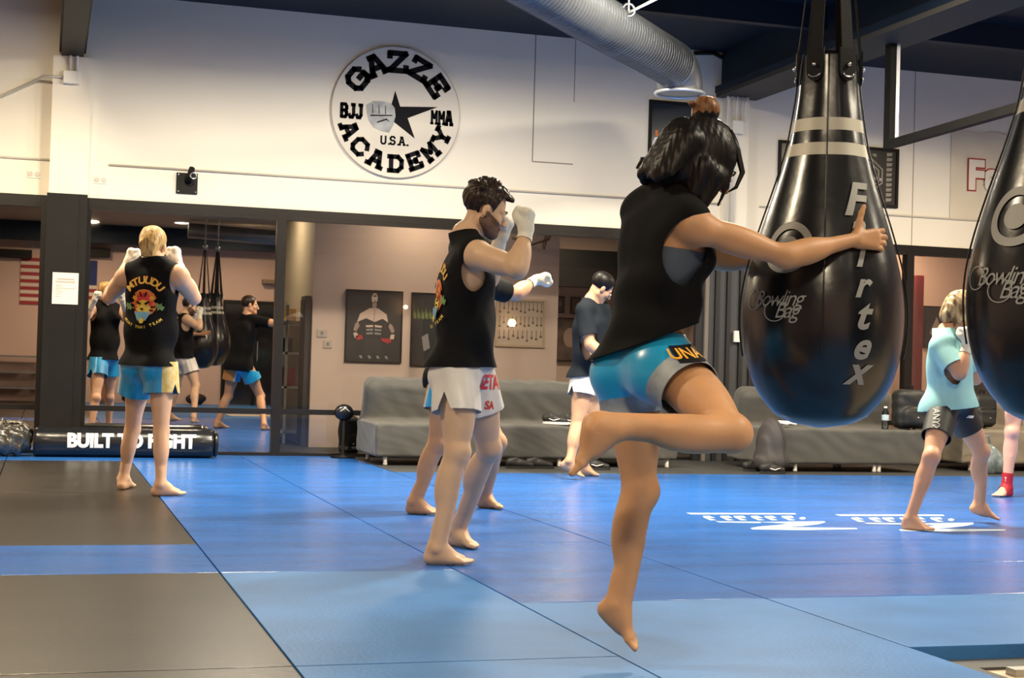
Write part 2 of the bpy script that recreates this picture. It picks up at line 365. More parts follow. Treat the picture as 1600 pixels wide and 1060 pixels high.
# ------------------------------------------------------------------ implicit surfaces: bodies, clothes, covers
def V3(*a): return np.array(a, float)
def nrm(v): v = np.asarray(v, float); return v/np.linalg.norm(v)
class SDF:
    def __init__(s): s.pr = []; s.disp = None
    def cone(s, a, b, ra, rb, k=.02, op='u'):
        a, b = np.asarray(a, float), np.asarray(b, float)
        s.pr.append(('c', a, b, ra, rb, k, op, (a+b)/2, np.linalg.norm(b-a)/2+max(ra, rb))); return s
    def ball(s, c, r, k=.02, op='u'): return s.cone(c, np.asarray(c, float)+1e-4, r, r, k, op)
    def ell(s, c, r, fr=None, k=.02, op='u'):
        fr = np.eye(3) if fr is None else np.asarray(fr, float); r = np.asarray(r, float)
        s.pr.append(('e', np.asarray(c, float), fr, r, 0, k, op, np.asarray(c, float), max(r))); return s
    def rbox(s, c, h, rd, fr=None, k=.02, op='u'):
        fr = np.eye(3) if fr is None else np.asarray(fr, float); h = np.asarray(h, float)
        s.pr.append(('b', np.asarray(c, float), fr, h, rd, k, op, np.asarray(c, float), np.linalg.norm(h))); return s
    def ev(s, p, prs=None):
        d = np.full(len(p), 1.0)
        for q in (s.pr if prs is None else prs):
            ty, a, b, ra, rb, k, op = q[:7]
            if ty == 'c':
                ab = b-a; t = np.clip(((p-a)@ab)/(ab@ab), 0, 1)
                e = np.linalg.norm(p-a-t[:, None]*ab, axis=1)-(ra+(rb-ra)*t)
            elif ty == 'e':
                l = (p-a)@b.T; k0 = np.linalg.norm(l/ra, axis=1); k1 = np.linalg.norm(l/(ra*ra), axis=1)+1e-9
                e = k0*(k0-1)/k1
            else:
                l = np.abs((p-a)@b.T)-(ra-rb); e = np.linalg.norm(np.maximum(l, 0), axis=1)+np.minimum(l.max(1), 0)-rb
            if op == 'u':
                h = np.maximum(k-np.abs(d-e), 0)/k; d = np.minimum(d, e)-h*h*k*.25
            else:
                e = -e; h = np.maximum(k-np.abs(d-e), 0)/k; d = np.maximum(d, e)+h*h*k*.25
        if s.disp is not None: d = d-s.disp(p)
        return d
    def mesh(s, res, pad=.03, zmin=None):
        C = np.array([q[7] for q in s.pr if q[6] == 'u']); Rr = np.array([q[8] for q in s.pr if q[6] == 'u'])
        lo = (C-Rr[:, None]).min(0)-pad; hi = (C+Rr[:, None]).max(0)+pad
        if zmin is not None: lo[2] = zmin-res*2.5
        n = np.ceil((hi-lo)/res).astype(int)+1; B = 14
        D = np.full(n, 1.0, np.float32); ax = [lo[i]+res*np.arange(n[i]) for i in range(3)]
        allC = np.array([q[7] for q in s.pr]); allR = np.array([q[8] for q in s.pr])
        hd = B*res*.87
        for i in range(0, n[0], B):
            for j in range(0, n[1], B):
                for k in range(0, n[2], B):
                    c = lo+res*(np.array([i, j, k])+B/2)
                    dist = np.linalg.norm(allC-c, axis=1)-allR
                    if dist[:].min() > hd+.03: continue
                    sel = [s.pr[t] for t in np.nonzero(dist < hd+.07)[0]]
                    if not any(q[6] == 'u' for q in sel): continue
                    d0 = s.ev(c[None], sel)[0]
                    if abs(d0) > hd*1.9+.04:
                        D[i:i+B, j:j+B, k:k+B] = d0; continue
                    g = np.stack(np.meshgrid(ax[0][i:i+B], ax[1][j:j+B], ax[2][k:k+B], indexing='ij'), -1)
                    D[i:i+B, j:j+B, k:k+B] = s.ev(g.reshape(-1, 3), sel).reshape(g.shape[:3])
        if zmin is not None:
            D = np.maximum(D, (zmin-ax[2])[None, None, :].astype(np.float32))
        return nets(D, lo, res)
def nets(D, lo, res):
    ins = D < 0
    nx, ny, nz = D.shape
    cnt = np.zeros((nx-1, ny-1, nz-1), np.int8)
    for a in (0, 1):
        for b in (0, 1):
            for c in (0, 1): cnt += ins[a:nx-1+a, b:ny-1+b, c:nz-1+c]
    act = np.argwhere((cnt > 0) & (cnt < 8))
    idx = np.full(cnt.shape, -1, np.int32); idx[tuple(act.T)] = np.arange(len(act))
    cor = np.array([(a, b, c) for a in (0, 1) for b in (0, 1) for c in (0, 1)])
    val = np.stack([D[tuple((act+o).T)] for o in cor], 1).astype(float)
    acc = np.zeros((len(act), 3)); num = np.zeros(len(act))
    for i in range(8):
        for j in range(i+1, 8):
            if np.abs(cor[i]-cor[j]).sum() != 1: continue
            m = (val[:, i] < 0) != (val[:, j] < 0)
            t = val[m, i]/(val[m, i]-val[m, j])
            acc[m] += cor[i]+t[:, None]*(cor[j]-cor[i]); num[m] += 1
    V = lo+res*(act+acc/num[:, None])
    F = []
    for ax_ in range(3):
        o = [1 if t == ax_ else 0 for t in range(3)]
        a = ins[:nx-o[0], :ny-o[1], :nz-o[2]]; b = ins[o[0]:, o[1]:, o[2]:]
        e = np.argwhere(a != b); u, v = [t for t in range(3) if t != ax_]
        ok = (e[:, u] > 0) & (e[:, v] > 0) & (e[:, u] < D.shape[u]-1) & (e[:, v] < D.shape[v]-1); e = e[ok]
        q = []
        for du, dv in ((-1, -1), (0, -1), (0, 0), (-1, 0)):
            c = e.copy(); c[:, u] += du; c[:, v] += dv; q.append(idx[tuple(c.T)])
        q = np.stack(q, 1)
        flip = a[tuple(e.T)]
        if ax_ == 1: flip = ~flip
        q[~flip] = q[~flip][:, ::-1]; F.append(q)
    return V, np.concatenate(F)
def clip(V, F, g):
    """keep the part of the surface where g > 0, cutting the faces cleanly"""
    T = np.concatenate([F[:, [0, 1, 2]], F[:, [0, 2, 3]]]); gv = g(V); k = gv > 0; c = k[T].sum(1)
    out = [T[c == 3]]; mixed = T[(c > 0) & (c < 3)]; nv = []; cache = {}; base = len(V); new = []
    def cut(i, j):
        key = (min(i, j), max(i, j))
        if key not in cache:
            t = gv[i]/(gv[i]-gv[j]); nv.append(V[i]+t*(V[j]-V[i])); cache[key] = base+len(nv)-1
        return cache[key]
    for t in mixed:
        r = []
        for i in range(3):
            a, b = t[i], t[(i+1) % 3]
            if k[a]: r.append(a)
            if k[a] != k[b]: r.append(cut(a, b))
        for i in range(1, len(r)-1): new.append((r[0], r[i], r[i+1]))
    if new: out.append(np.array(new))
    T = np.concatenate(out); VV = np.concatenate([V, np.array(nv)]) if nv else V
    used = np.unique(T); m = np.full(len(VV), -1); m[used] = np.arange(len(used))
    return VV[used], m[T]
def np_mesh(name, V, F, mats, parent=None, mi=None, solid=0, smooth_it=0):
    me = bpy.data.meshes.new(name); n = F.shape[1]
    me.vertices.add(len(V)); me.vertices.foreach_set('co', V.astype(np.float32).ravel())
    me.loops.add(F.size); me.loops.foreach_set('vertex_index', F.astype(np.int32).ravel())
    me.polygons.add(len(F)); me.polygons.foreach_set('loop_start', np.arange(0, F.size, n, dtype=np.int32))
    me.polygons.foreach_set('loop_total', np.full(len(F), n, np.int32))
    me.update(calc_edges=True); me.validate()
    o = link_mesh(name, me, mats, parent, True)
    if mi is not None: me.polygons.foreach_set('material_index', mi.astype(np.int32))
    if smooth_it:
        md = o.modifiers.new('smooth', 'SMOOTH'); md.factor = .5; md.iterations = smooth_it
    if solid:
        md = o.modifiers.new('solid', 'SOLIDIFY'); md.thickness = solid; md.offset = -1
    return o
def cen(V, F): return V[F].mean(1)
def folds(dirn, freq, amp, seed=0, warp=.6):
    d = nrm(dirn); rs = np.random.RandomState(seed); a, b, c = rs.uniform(-1, 1, (3, 3))*7
    ph = rs.uniform(0, 6, 6)
    def f(p):
        u = p@d
        w1 = np.sin(p@a+ph[0])*warp+np.sin(p@b+ph[1])*warp
        m = .5+.5*np.sin(p@c+ph[2])
        return amp*(np.sin(u*freq+w1*2+ph[3])*m+.5*np.sin(u*freq*1.9+w1*3+ph[4])*(1-m))
    return f
# ------------------------------------------------------------------ people
def skin(name, col): return mat(name, col, .5, var=.07, vscale=9, sss=.12, spec=.35)
LIPC = mat('lip skin', (.36, .12, .10), .45)
EYEW = mat('eye white', (.7, .68, .65), .2); EYED = mat('dark iris', (.02, .012, .008), .2)
def fr(right, fwd, up): return np.array([right, fwd, up])
def frame(fwd, up):
    f = nrm(fwd); r = nrm(np.cross(f, up)); return fr(r, f, np.cross(r, f))
def rotv(v, ax, deg):
    a = math.radians(deg); ax = nrm(ax); return v*math.cos(a)+np.cross(ax, v)*math.sin(a)+ax*(ax@v)*(1-math.cos(a))

def add_head(s, c, M, sc=1.0):
    """c: centre of the skull between the ears; M rows: right, forward, up"""
    g = lambda x, y, z: c+sc*(x*M[0]+y*M[1]+z*M[2])
    s.ell(g(0, -.012, .032), np.array([.074, .096, .083])*sc, M, .02)
    s.ell(g(0, .028, -.028), np.array([.060, .064, .082])*sc, M, .02)
    for t in (-1, 1):
        s.cone(g(t*.046, .000, -.058), g(t*.012, .072, -.094), .021*sc, .017*sc, .03)
        s.ball(g(t*.038, .058, -.028), .022*sc, .02)
        s.cone(g(t*.012, .088, .014), g(t*.046, .070, .014), .010*sc, .009*sc, .014)
        s.ball(g(t*.0105, .103, -.036), .0085*sc, .008)
        s.ell(g(t*.077, -.006, -.012), np.array([.009, .019, .031])*sc, M, .008)
    s.ball(g(0, .078, -.092), .016*sc, .02)
    s.cone(g(0, .092, .008), g(0, .114, -.033), .007*sc, .011*sc, .012)
    for t in (-1, 1): s.ball(g(t*.031, .100, -.004), .014*sc, .012, 'sub')
    for t in (-1, 1): s.ball(g(t*.031, .081, -.005), .0145*sc, .006)
    s.cone(g(-.018, .089, -.060), g(.018, .089, -.060), .0065*sc, .0065*sc, .007)
    s.cone(g(-.016, .088, -.071), g(.016, .088, -.071), .007*sc, .007*sc, .007)
    return g

def add_hand(s, wr, u, n, side, sc=1.0, curl=(20, 25, 15), thumb=(.6, .7, .3), spread=4, tcurl=20):
    """u: wrist -> knuckles, n: palm normal, side: +1/-1 picks the thumb side"""
    u = nrm(u); n = nrm(n-(n@u)*u); t = np.cross(n, u)*side
    r = lambda v: v*sc
    for i, (off, L, ln) in enumerate(((.027, .087, 1.0), (.009, .091, 1.1), (-.009, .087, 1.02), (-.026, .079, .82))):
        k = wr+r(u*L+t*off); s.cone(wr+r(u*.018+t*off*.62), k, r(.0135), r(.0115), .016)
        d = rotv(u, n, -side*spread*(i-1.3)*-1 if False else 0)
        d = nrm(u+t*math.tan(math.radians(spread))*(1.3-i)); ax = np.cross(d, n); p = k
        for c, l, ra, rb in zip(curl, (.043*ln, .027*ln, .021*ln), (.0098, .0090, .0082), (.0090, .0082, .0070)):
            d = rotv(d, ax, c); q = p+r(d*l); s.cone(p, q, r(ra), r(rb), .004); p = q
    b = wr+r(u*.022+t*.022+n*.006); d = nrm(u*thumb[0]+t*thumb[1]+n*thumb[2])
    p = b+r(d*.042); s.cone(b, p, r(.0165), r(.0115), .014); ax = np.cross(d, nrm(-t+u*.6))
    for c, l, ra, rb in ((tcurl, .031, .0112, .010), (tcurl, .025, .010, .0082)):
        if np.linalg.norm(ax) > .1: d = rotv(d, ax, c)
        q = p+r(d*l); s.cone(p, q, r(ra), r(rb), .005); p = q

def add_foot(s, an, toe_dir, up, sc=1.0, flat=True, heel=None, side=1):
    """an: ankle joint; toe_dir/up: the foot's axes; side: +1 big toe lies to the right of toe_dir"""
    f = nrm(toe_dir); up = nrm(up-(up@f)*f); r = np.cross(f, up)*side
    g = lambda x, y, z: an+sc*(x*r+y*f+z*up)
    s.cone(g(0, -.035, -.052), g(0, -.020, -.048), .030*sc, .031*sc, .03)
    s.cone(g(0, -.008, -.010), g(.004, .040, -.028), .034*sc, .032*sc, .03)
    s.cone(g(.006, .035, -.032), g(.020, .115, -.058), .030*sc, .020*sc, .03)
    s.cone(g(-.006, .020, -.052), g(-.026, .105, -.063), .024*sc, .016*sc, .03)
    s.cone(g(0, -.020, -.058), g(0, .060, -.062), .022*sc, .017*sc, .03)
    s.ball(g(.036, -.004, -.008) if False else g(.030, -.004, -.006), .012*sc, .02); s.ball(g(-.030, -.008, -.012), .012*sc, .02)
    for x, y0, L, ra in ((.028, .122, .040, .0135), (.009, .124, .034, .0098), (-.006, .119, .030, .0092), (-.020, .112, .026, .0088), (-.032, .102, .022, .0085)):
        s.cone(g(x, y0, -.064), g(x*1.08, y0+L, -.067), ra*sc, ra*.85*sc, .008)

class Person:
    def __init__(s, name, label, sc=1.0, female=False, group=None):
        s.sc = sc; s.leg = 1.0; s.fem = female; s.b = SDF(); s.name = name; s.label = label
    def setup(s, J):
        s.J = {k: np.asarray(v, float) for k, v in J.items()}; J = s.J
        s.root = empty('person', [(J['an_l'][0]+J['an_r'][0])/2, (J['an_l'][1]+J['an_r'][1])/2, 0], s.label, 'person')
        pel = (J['hip_l']+J['hip_r'])/2; s.pel = pel; nk = J['neck']; s.nk = nk
        shc = (J['sh_l']+J['sh_r'])/2
        s.up = nrm(nk-pel); s.rt = nrm(J['sh_r']-J['sh_l']); s.rt = nrm(s.rt-(s.rt@s.up)*s.up); s.fw = np.cross(s.up, s.rt)
        s.T = fr(s.rt, s.fw, s.up); s.chest = nk-s.up*.21*s.sc+s.fw*.005
        hr = nrm(J['hip_r']-J['hip_l']); hr = nrm(hr-(hr@s.up)*s.up*.7); hu = nrm(s.up-(s.up@hr)*hr); s.Hf = fr(hr, np.cross(hu, hr), hu)
        if 'head' in J:
            s.HM = frame(J['face'], J.get('crown', s.up))
        for n in ('shin', 'thigh'): pass
        if DEBUG:
            L = lambda a, b: np.linalg.norm(J[a]-J[b])
            print(s.name, 'torso %.2f neck-head %.2f sh %.2f hip %.2f' % (np.linalg.norm(nk-pel), np.linalg.norm(nk-J['head']), L('sh_l', 'sh_r'), L('hip_l', 'hip_r')),
                  *['%s ua %.2f fa %.2f th %.2f shn %.2f' % (t, L('sh_'+t, 'el_'+t), L('el_'+t, 'wr_'+t), L('hip_'+t, 'kn_'+t), L('kn_'+t, 'an_'+t)) for t in 'lr'])
    def torso(s, sd, inf=0.0, lower=True):
        k = s.sc; J = s.J; f = s.fem
        w = .145 if f else .160
        sd.ell(s.chest, np.array([w+inf, .108+inf, .165+inf])*k, s.T, .05)
        mid = s.pel*.55+s.chest*.45
        sd.ell(mid, np.array([(.112 if f else .135)+inf, .090+inf, .155+inf])*k, s.T, .06)
        sd.ell(s.pel+s.up*.03*k, np.array([(.158 if f else .155)+inf, .105+inf, .115+inf])*k, s.Hf, .06)
        a, b = J['sh_l'], J['sh_r']; m = (a+b)/2
        sd.cone(a*.80+m*.20, b*.80+m*.20, (.055+inf)*k, (.055+inf)*k, .05)
        for t in ('sh_l', 'sh_r'): sd.cone(s.nk+s.up*.03*k-s.fw*.01, J[t]*.85+s.nk*.15+s.up*.008, (.042+inf)*k, (.038+inf)*k, .05)
        for q in (-1, 1):
            sd.ell(s.chest+s.T[0]*q*.068*k+s.fw*(.062 if not f else .075)*k+s.up*.01, np.array([.066+inf, .042+inf, .055+inf])*k, s.T, .04)
            sd.ell(s.chest+s.T[0]*q*.10*k-s.fw*.045*k-s.up*.02, np.array([.055+inf, .05+inf, .12+inf])*k, s.T, .04)
    def glutes(s, sd, inf=0):
        k = s.sc
        for t in ('hip_l', 'hip_r'):
            h = s.J[t]; sd.ell(h-s.Hf[1]*.050*k-s.Hf[2]*.015*k+(s.pel-h)*.15, np.array([.080+inf, .082+inf, .088+inf])*k, s.Hf, .05)
    def body(s, mats, res=.0045, hands=None, feet=None, arm_mat=None, paint=None):
        sd = s.b; k = s.sc; J = s.J; f = s.fem
        s.torso(sd); s.glutes(sd)
        sd.cone(s.nk-s.up*.03*k, J['head']-s.HM[2]*.055*k-s.HM[1]*.025*k, .060*k*(.88 if f else 1), .050*k*(.88 if f else 1), .03)
        s.hk = k*1.06; s.hg = add_head(sd, J['head'], s.HM, s.hk)
        th = .090 if f else .094
        for t in ('l', 'r'):
            hp, kn, an = J['hip_'+t], J['kn_'+t], J['an_'+t]; kk, k = k, k*s.leg
            sd.cone(hp, kn, th*k, .057*k, .03)
            ax = nrm(kn-hp); sh = nrm(an-kn)
            # front of the leg: from the knee hinge; fall back on the pelvis front when straight
            fwd = s.Hf[1]-(s.Hf[1]@ax)*ax
            bend = ax-sh
            if np.linalg.norm(bend) > .15: fwd = bend-(bend@ax)*ax
            fwd = nrm(fwd); s.J['kf_'+t] = fwd
            lat = nrm(np.cross(ax, fwd))
            q = frame(fwd, -ax)
            sd.ell(hp+(kn-hp)*.42+fwd*.020*k, np.array([.074, .070, .17])*k, fr(lat, fwd, ax), .04)
            sd.ball(kn+fwd*.016*k, .046*k, .03)
            fs = nrm(fwd-(fwd@sh)*sh); ls = nrm(np.cross(sh, fs))
            sd.cone(kn, an, .052*k, .036*k, .03)
            for m in (-1, 1): sd.ell(kn+(an-kn)*.31-fs*.024*k+ls*m*.018*k, np.array([.038, .042, .110])*k, fr(ls, fs, sh), .035)
            sd.cone(kn+(an-kn)*.45+fs*.006, an+fs*.004, .036*k, .030*k, .02)
            sd.cone(an-fs*.022*k-sh*.09*k, an-fs*.034*k+sh*.02*k, .013*k, .014*k, .03)
            k = kk
            ft = feet[t]; add_foot(sd, an, ft[0], ft[1], k*ft[2] if len(ft) > 2 else k, side=(-1 if t == 'r' else 1))
            sp, el, wr = J['sh_'+t], J['el_'+t], J['wr_'+t]
            ua = (.046 if f else .057)*k
            sd.ell(sp+(el-sp)*.10, np.array([ua*1.15, ua*1.12, ua*1.35]), frame(s.fw, nrm(sp-el)) if abs(nrm(sp-el)@s.fw) < .95 else s.T, .04)
            sd.cone(sp, el, ua, ua*.76, .03)
            sd.ell(sp+(el-sp)*.50, np.array([ua*.98, ua*.98, .10*k]), frame(nrm(np.cross(nrm(el-sp), [.3, .5, .8])), nrm(el-sp)), .03)
            sd.cone(el, wr, ua*.80, (.0235 if f else .029)*k, .025)
            sd.ell(el+(wr-el)*.28, np.array([ua*.90, ua*.82, .085*k]), frame(nrm(np.cross(nrm(wr-el), [.3, .5, .8])), nrm(wr-el)), .03)
            if hands and t in hands:
                h = hands[t]; add_hand(sd, wr, h['u'], h['n'], h.get('side', 1 if t == 'l' else -1), k*h.get('sc', 1), **{a: b for a, b in h.items() if a not in ('u', 'n', 'side', 'sc')})
        V, F = sd.mesh(res)
        cc = cen(V, F); mi = np.zeros(len(F), int)
        l = (cc-J['head'])@s.HM.T/k
        mi[(np.abs(l[:, 0]) < .021) & (l[:, 2] < -.056) & (l[:, 2] > -.077) & (l[:, 1] > .088)] = 1
        if paint is not None: mi = paint(cc, mi)
        s.mesh = np_mesh('body', V, F, [mats[0], LIPC]+list(mats[1:]), s.root, mi, smooth_it=1)
        for q in (-1, 1):
            bm = BM(); bmesh.ops.create_uvsphere(bm, u_segments=14, v_segments=10, radius=.0118*k, matrix=Matrix.Translation(Vector([float(v) for v in s.hg(q*.031, .0905, -.005)])))
            for f_ in bm.faces:
                c = np.array(f_.calc_center_median())-s.hg(q*.031, .0905, -.005)
                f_.material_index = 1 if nrm(c)@s.HM[1] > .80 else 0
            obj('eye', bm, [EYEW, EYED], s.root, smooth=True)
        return s
    def brows(s, m, th=.0032):
        k = s.sc; bm = BM()
        for q in (-1, 1): tube(bm, [s.hg(q*.013, .099, .018), s.hg(q*.030, .094, .025), s.hg(q*.048, .079, .019)], [th*k, th*k*1.1, th*k*.6], 8)
        obj('eyebrows', bm, m, s.root, smooth=True)

    # ---- clothes
    def top(s, m, hem, hemn=None, sleeve=None, inf=.016, drape=.02, neck=.078, arm=None, name='shirt', fold=None, res=.006, back_low=.0, extra=None, name_mats=None, k_=None, neckoff=0):
        sd = SDF(); k = s.sc; J = s.J; s.hem = (np.asarray(hem, float), s.up if hemn is None else nrm(hemn))
        s.torso(sd, inf); s.glutes(sd, inf+drape*.5)
        a = s.chest-s.up*.05; b = s.pel-s.up*.10*k
        sd.ell(s.pel*.5+s.chest*.5, np.array([.135+drape, .100+drape, .22])*k, s.T, .08)
        sd.ell(s.pel-s.up*.07*k, np.array([.165+drape, .115+drape, .16])*k, s.Hf, .08)
        if sleeve:
            for t in ('l', 'r'):
                sp, el = J['sh_'+t], J['el_'+t]; sd.cone(sp, sp+(el-sp)*1.0, .066*k+inf*.3, .068*k+inf*.5, .03)
        if extra: extra(sd)
        if fold: sd.disp = fold
        V, F = sd.mesh(res)
        up, nk = s.up, s.nk
        hemn_ = s.up if hemn is None else nrm(hemn)
        tsd = SDF(); s.torso(tsd, inf)
        def g(p):
            v = (p-hem)@hemn_; dt = tsd.ev(p) if sleeve else None
            nc = nk+up*(.055+neckoff)*k+s.fw*.004*k; l = (p-nc)@s.T.T
            v = np.minimum(v, np.sqrt(l[:, 0]**2+l[:, 1]**2+(l[:, 2]*.9)**2)-(neck+.012)*k); v = np.where((np.abs(l[:, 0]) < .12*k) & (l[:, 2] > -.012*k), np.minimum(v, -.012*k-l[:, 2]), v)
            for t in ('l', 'r'):
                sp, el = J['sh_'+t], J['el_'+t]; d = nrm(el-sp)
                if sleeve:
                    dd = (p-sp)@d; lim = sleeve*np.linalg.norm(el-sp)
                    rad = np.linalg.norm((p-sp)-dd[:, None]*d, axis=1)
                    v = np.where((rad-.075*k < dt) & (rad < .14*k) & (dd > 0), np.minimum(v, lim-dd), v)
                else:
                    q = 1 if t == 'r' else -1
                    x = (p-sp)@s.T[0]*q
                    A = arm or (.035, .10, .085, .14, .0)
                    c = sp+s.T[0]*q*A[0]*k-s.up*A[4]*k; l = (p-c)@s.T.T
                    e = (np.sqrt((l[:, 0]/(A[1]*k))**2+(l[:, 1]/(A[2]*k))**2+((l[:, 2])/(A[3]*k))**2)-1)*.08
                    v = np.minimum(v, e)
            return v
        V, T = clip(V, F, g)
        o = np_mesh(name, V, T, m, s.root, smooth_it=2, solid=.003)
        s.last = (V, T); return o
    def shorts(s, m, tl, tr=None, r0=.105, r1=.118, waist=.10, name='shorts', fold=None, slit=None, res=.006, paint=None, tight=False, hemtilt=None, back=.0, lap=.03):
        sd = SDF(); k = s.sc; J = s.J; inf = .012 if not tight else .007
        sd.ell(s.pel+s.up*.03*k, np.array([.162+inf, .108+inf, .115+inf])*k, s.Hf, .06); s.glutes(sd, inf)
        sd.ell(s.pel*.4+s.chest*.6, np.array([.14, .10, .15])*k, s.T, .06)
        for t in ('l', 'r'):
            hp, kn = J['hip_'+t], J['kn_'+t]
            sd.cone(hp, hp+(kn-hp)*.75, r0*k, (r1*1.03)*k, .035)
        if fold: sd.disp = fold
        V, F = sd.mesh(res)
        def g(p):
            dl, T = [], []
            for t, tt in (('l', tl), ('r', tr or tl)):
                hp, kn = J['hip_'+t], J['kn_'+t]; ax = kn-hp; L = np.linalg.norm(ax); ax = ax/L
                u = (p-hp)@ax; rad = np.linalg.norm((p-hp)-u[:, None]*ax, axis=1); dl.append(rad-.0)
                lim = tt*L
                e = lim-u
                if hemtilt is not None: e = e+(p-hp)@np.asarray(hemtilt)
                if slit and (not isinstance(slit, dict) or t in slit):
                    w, h, an_ = (slit if not isinstance(slit, dict) else slit[t])[:3]
                    lat = s.Hf[0]*(1 if t == 'r' else -1); lat = nrm(lat-(lat@ax)*ax); fo = np.cross(ax, lat)*(1 if t == 'r' else -1)
                    dd = lat*math.cos(an_)+fo*math.sin(an_); d2 = np.cross(ax, dd)
                    off = np.abs((p-hp)@d2); side = ((p-hp)@dd) > 0
                    notch = np.where(side, (1-off/w)*h, -1)
                    e = np.where(side & (notch > 0), e-np.maximum(notch, 0), e)
                T.append(e)
            v = np.where(dl[0] < dl[1], T[0], T[1])
            v = np.minimum(v, (s.pel+s.up*waist*k-p)@s.up)
            return np.minimum(v, (s.hem[0]+s.hem[1]*lap-p)@s.hem[1]) if hasattr(s, 'hem') else v
        V, T = clip(V, F, g); mi = None
        if paint: mi = paint(cen(V, T))
        o = np_mesh(name, V, T, m, s.root, mi, smooth_it=1, solid=.003); s.lastsh = (V, T); return o
    def wrap(s, m, t, res=.004, inf=.0045, back=.10, hand=None, front=.06, name='hand_wrap'):
        J = s.J; el, wr = J['el_'+t], J['wr_'+t]; k = s.sc; d = nrm(wr-el); sd = SDF()
        prs = []
        for q in s.b.pr:
            if q[0] == 'c' and min(np.linalg.norm(q[1]-wr), np.linalg.norm(q[2]-wr)) < .14*k and q[6] == 'u':
                ra, rb = q[3]+inf, q[4]+inf
                sd.pr.append(('c', q[1], q[2], ra, rb, q[5]+.012, 'u', q[7], q[8]+inf))
        V, F = sd.mesh(res)
        u = nrm(hand['u'])
        def g(p):
            return np.minimum((p-(wr-d*back))@d, (wr+u*(.018+front)*k-p)@u)
        V, T = clip(V, F, g)
        return np_mesh(name, V, T, m, s.root, smooth_it=2)
    def hair(s, m, fn, res=.0035, cut=None, name='hair', disp=None, smooth=0):
        sd = SDF(); fn(sd, s.hg, s.HM, s.hk); sd.disp = disp
        V, F = sd.mesh(res)
        if cut is not None: V, F = clip(V, F, lambda p: cut((p-s.J['head'])@s.HM.T/s.hk))
        return np_mesh(name, V, F, m, s.root, smooth_it=smooth)

def strandmat(name, c1, c2, scale=(40, 40, 4), rough=.4):
    m = bpy.data.materials.new(name); m.use_nodes = True; N = m.node_tree.nodes; L = m.node_tree.links; b = N['Principled BSDF']
    tc = N.new('ShaderNodeTexCoord'); mp = N.new('ShaderNodeMapping'); mp.inputs['Scale'].default_value = scale
    n = N.new('ShaderNodeTexNoise'); n.inputs['Scale'].default_value = 2.2; n.inputs['Detail'].default_value = 4
    r = N.new('ShaderNodeValToRGB'); r.color_ramp.elements[0].position = .38; r.color_ramp.elements[1].position = .62
    r.color_ramp.elements[0].color = (*c1, 1); r.color_ramp.elements[1].color = (*c2, 1)
    bp = N.new('ShaderNodeBump'); bp.inputs['Strength'].default_value = .3; bp.inputs['Distance'].default_value = .004
    L.new(tc.outputs['Object'], mp.inputs[0]); L.new(mp.outputs[0], n.inputs['Vector']); L.new(n.outputs['Fac'], r.inputs[0]); L.new(r.outputs[0], b.inputs['Base Color'])
    L.new(n.outputs['Fac'], bp.inputs['Height']); L.new(bp.outputs[0], b.inputs['Normal']); b.inputs['Roughness'].default_value = rough; b.inputs['Specular IOR Level'].default_value = .25
    return m

from mathutils.bvhtree import BVHTree
def project(bm2, origin, ux, uy, d, VT, off=.004):
    """lay flat artwork (x, y) on the surface VT, shot from origin + x*ux + y*uy along d"""
    V, T = VT; bvh = BVHTree.FromPolygons([tuple(v) for v in V], [tuple(int(i) for i in t) for t in T])
    d = Vector([float(c) for c in nrm(d)]); dead = []
    for v in bm2.verts:
        o = Vector([float(c) for c in (np.asarray(origin)+v.co.x*np.asarray(ux)+v.co.y*np.asarray(uy))])
        h = bvh.ray_cast(o-d*.5, d, 1.2)
        if h[0] is None: dead.append(v)
        else: v.co = h[0]-d*off
    bmesh.ops.delete(bm2, geom=dead, context='VERTS')
    # drop faces stretched over an edge of the cloth
    bad = [e for e in bm2.edges if e.calc_length() > .08]
    bmesh.ops.delete(bm2, geom=bad, context='EDGES')
    return bm2
# ------------------------------------------------------------------ floor mats, each one a piece of its own
def mat_tile(x0, x1, y0, y1, m, label, top=0.0):
    bm = bx(x0+.0035, x1-.0035, y0+.0035, y1-.0035, -.06, top); o = obj('floor_mat', bm, m, bevel=.004); return tag(o, label, 'floor mat', 'jigsaw of floor mats')
X0, X1, X2, X3 = -.30, .755, 1.815, 2.888
for (y0, y1, m, lab) in ((2.0, 4.62, BLACK_MAT, 'black floor mat at the lower left corner, nearest of the black column'),
                         (4.62, 6.685, BLACK_MAT, 'large black floor mat in front of the narrow blue cross strip'),
                         (6.685, 7.71, BLUE_MAT, 'blue strip mat crossing between the black floor mats'),
                         (7.71, 10.63, BLACK_MAT, 'black floor mat right behind the narrow blue cross strip'),
                         (10.63, 13.84, BLACK_MAT, 'black floor mat before the bag lying on the floor, under the blond one'),
                         (13.84, W-.03, BLUE_MAT, 'blue mat sliver beneath the bag lying along the glass')):
    mat_tile(X0, X1, y0, y1, m, lab)
for (y0, y1, m, lab) in ((4.62, 6.685, BLACK_MAT, 'black floor mat cut by the left picture edge, before the blue strip'), (6.685, 7.71, BLUE_MAT, 'blue strip mat cut by the left picture edge'),
                         (7.71, 13.84, BLACK_MAT, 'black floor mat cut by the left picture edge, behind the blue strip'), (13.84, W-.03, BLUE_MAT, 'blue mat at the far left by the plastic-wrapped bag')):
    mat_tile(-2.4, X0, y0, y1, m, lab)
mat_tile(XL, -2.4, YB, W-.03, BLACK_MAT, 'black floor mat along the left wall, outside the frame'); 
mat_tile(-2.4, X0, YB, 4.62, BLACK_MAT, 'black floor mat beside the camera, outside the frame'); mat_tile(X0, X1, YB, 2.0, BLACK_MAT, 'black floor mat under the camera, outside the frame')
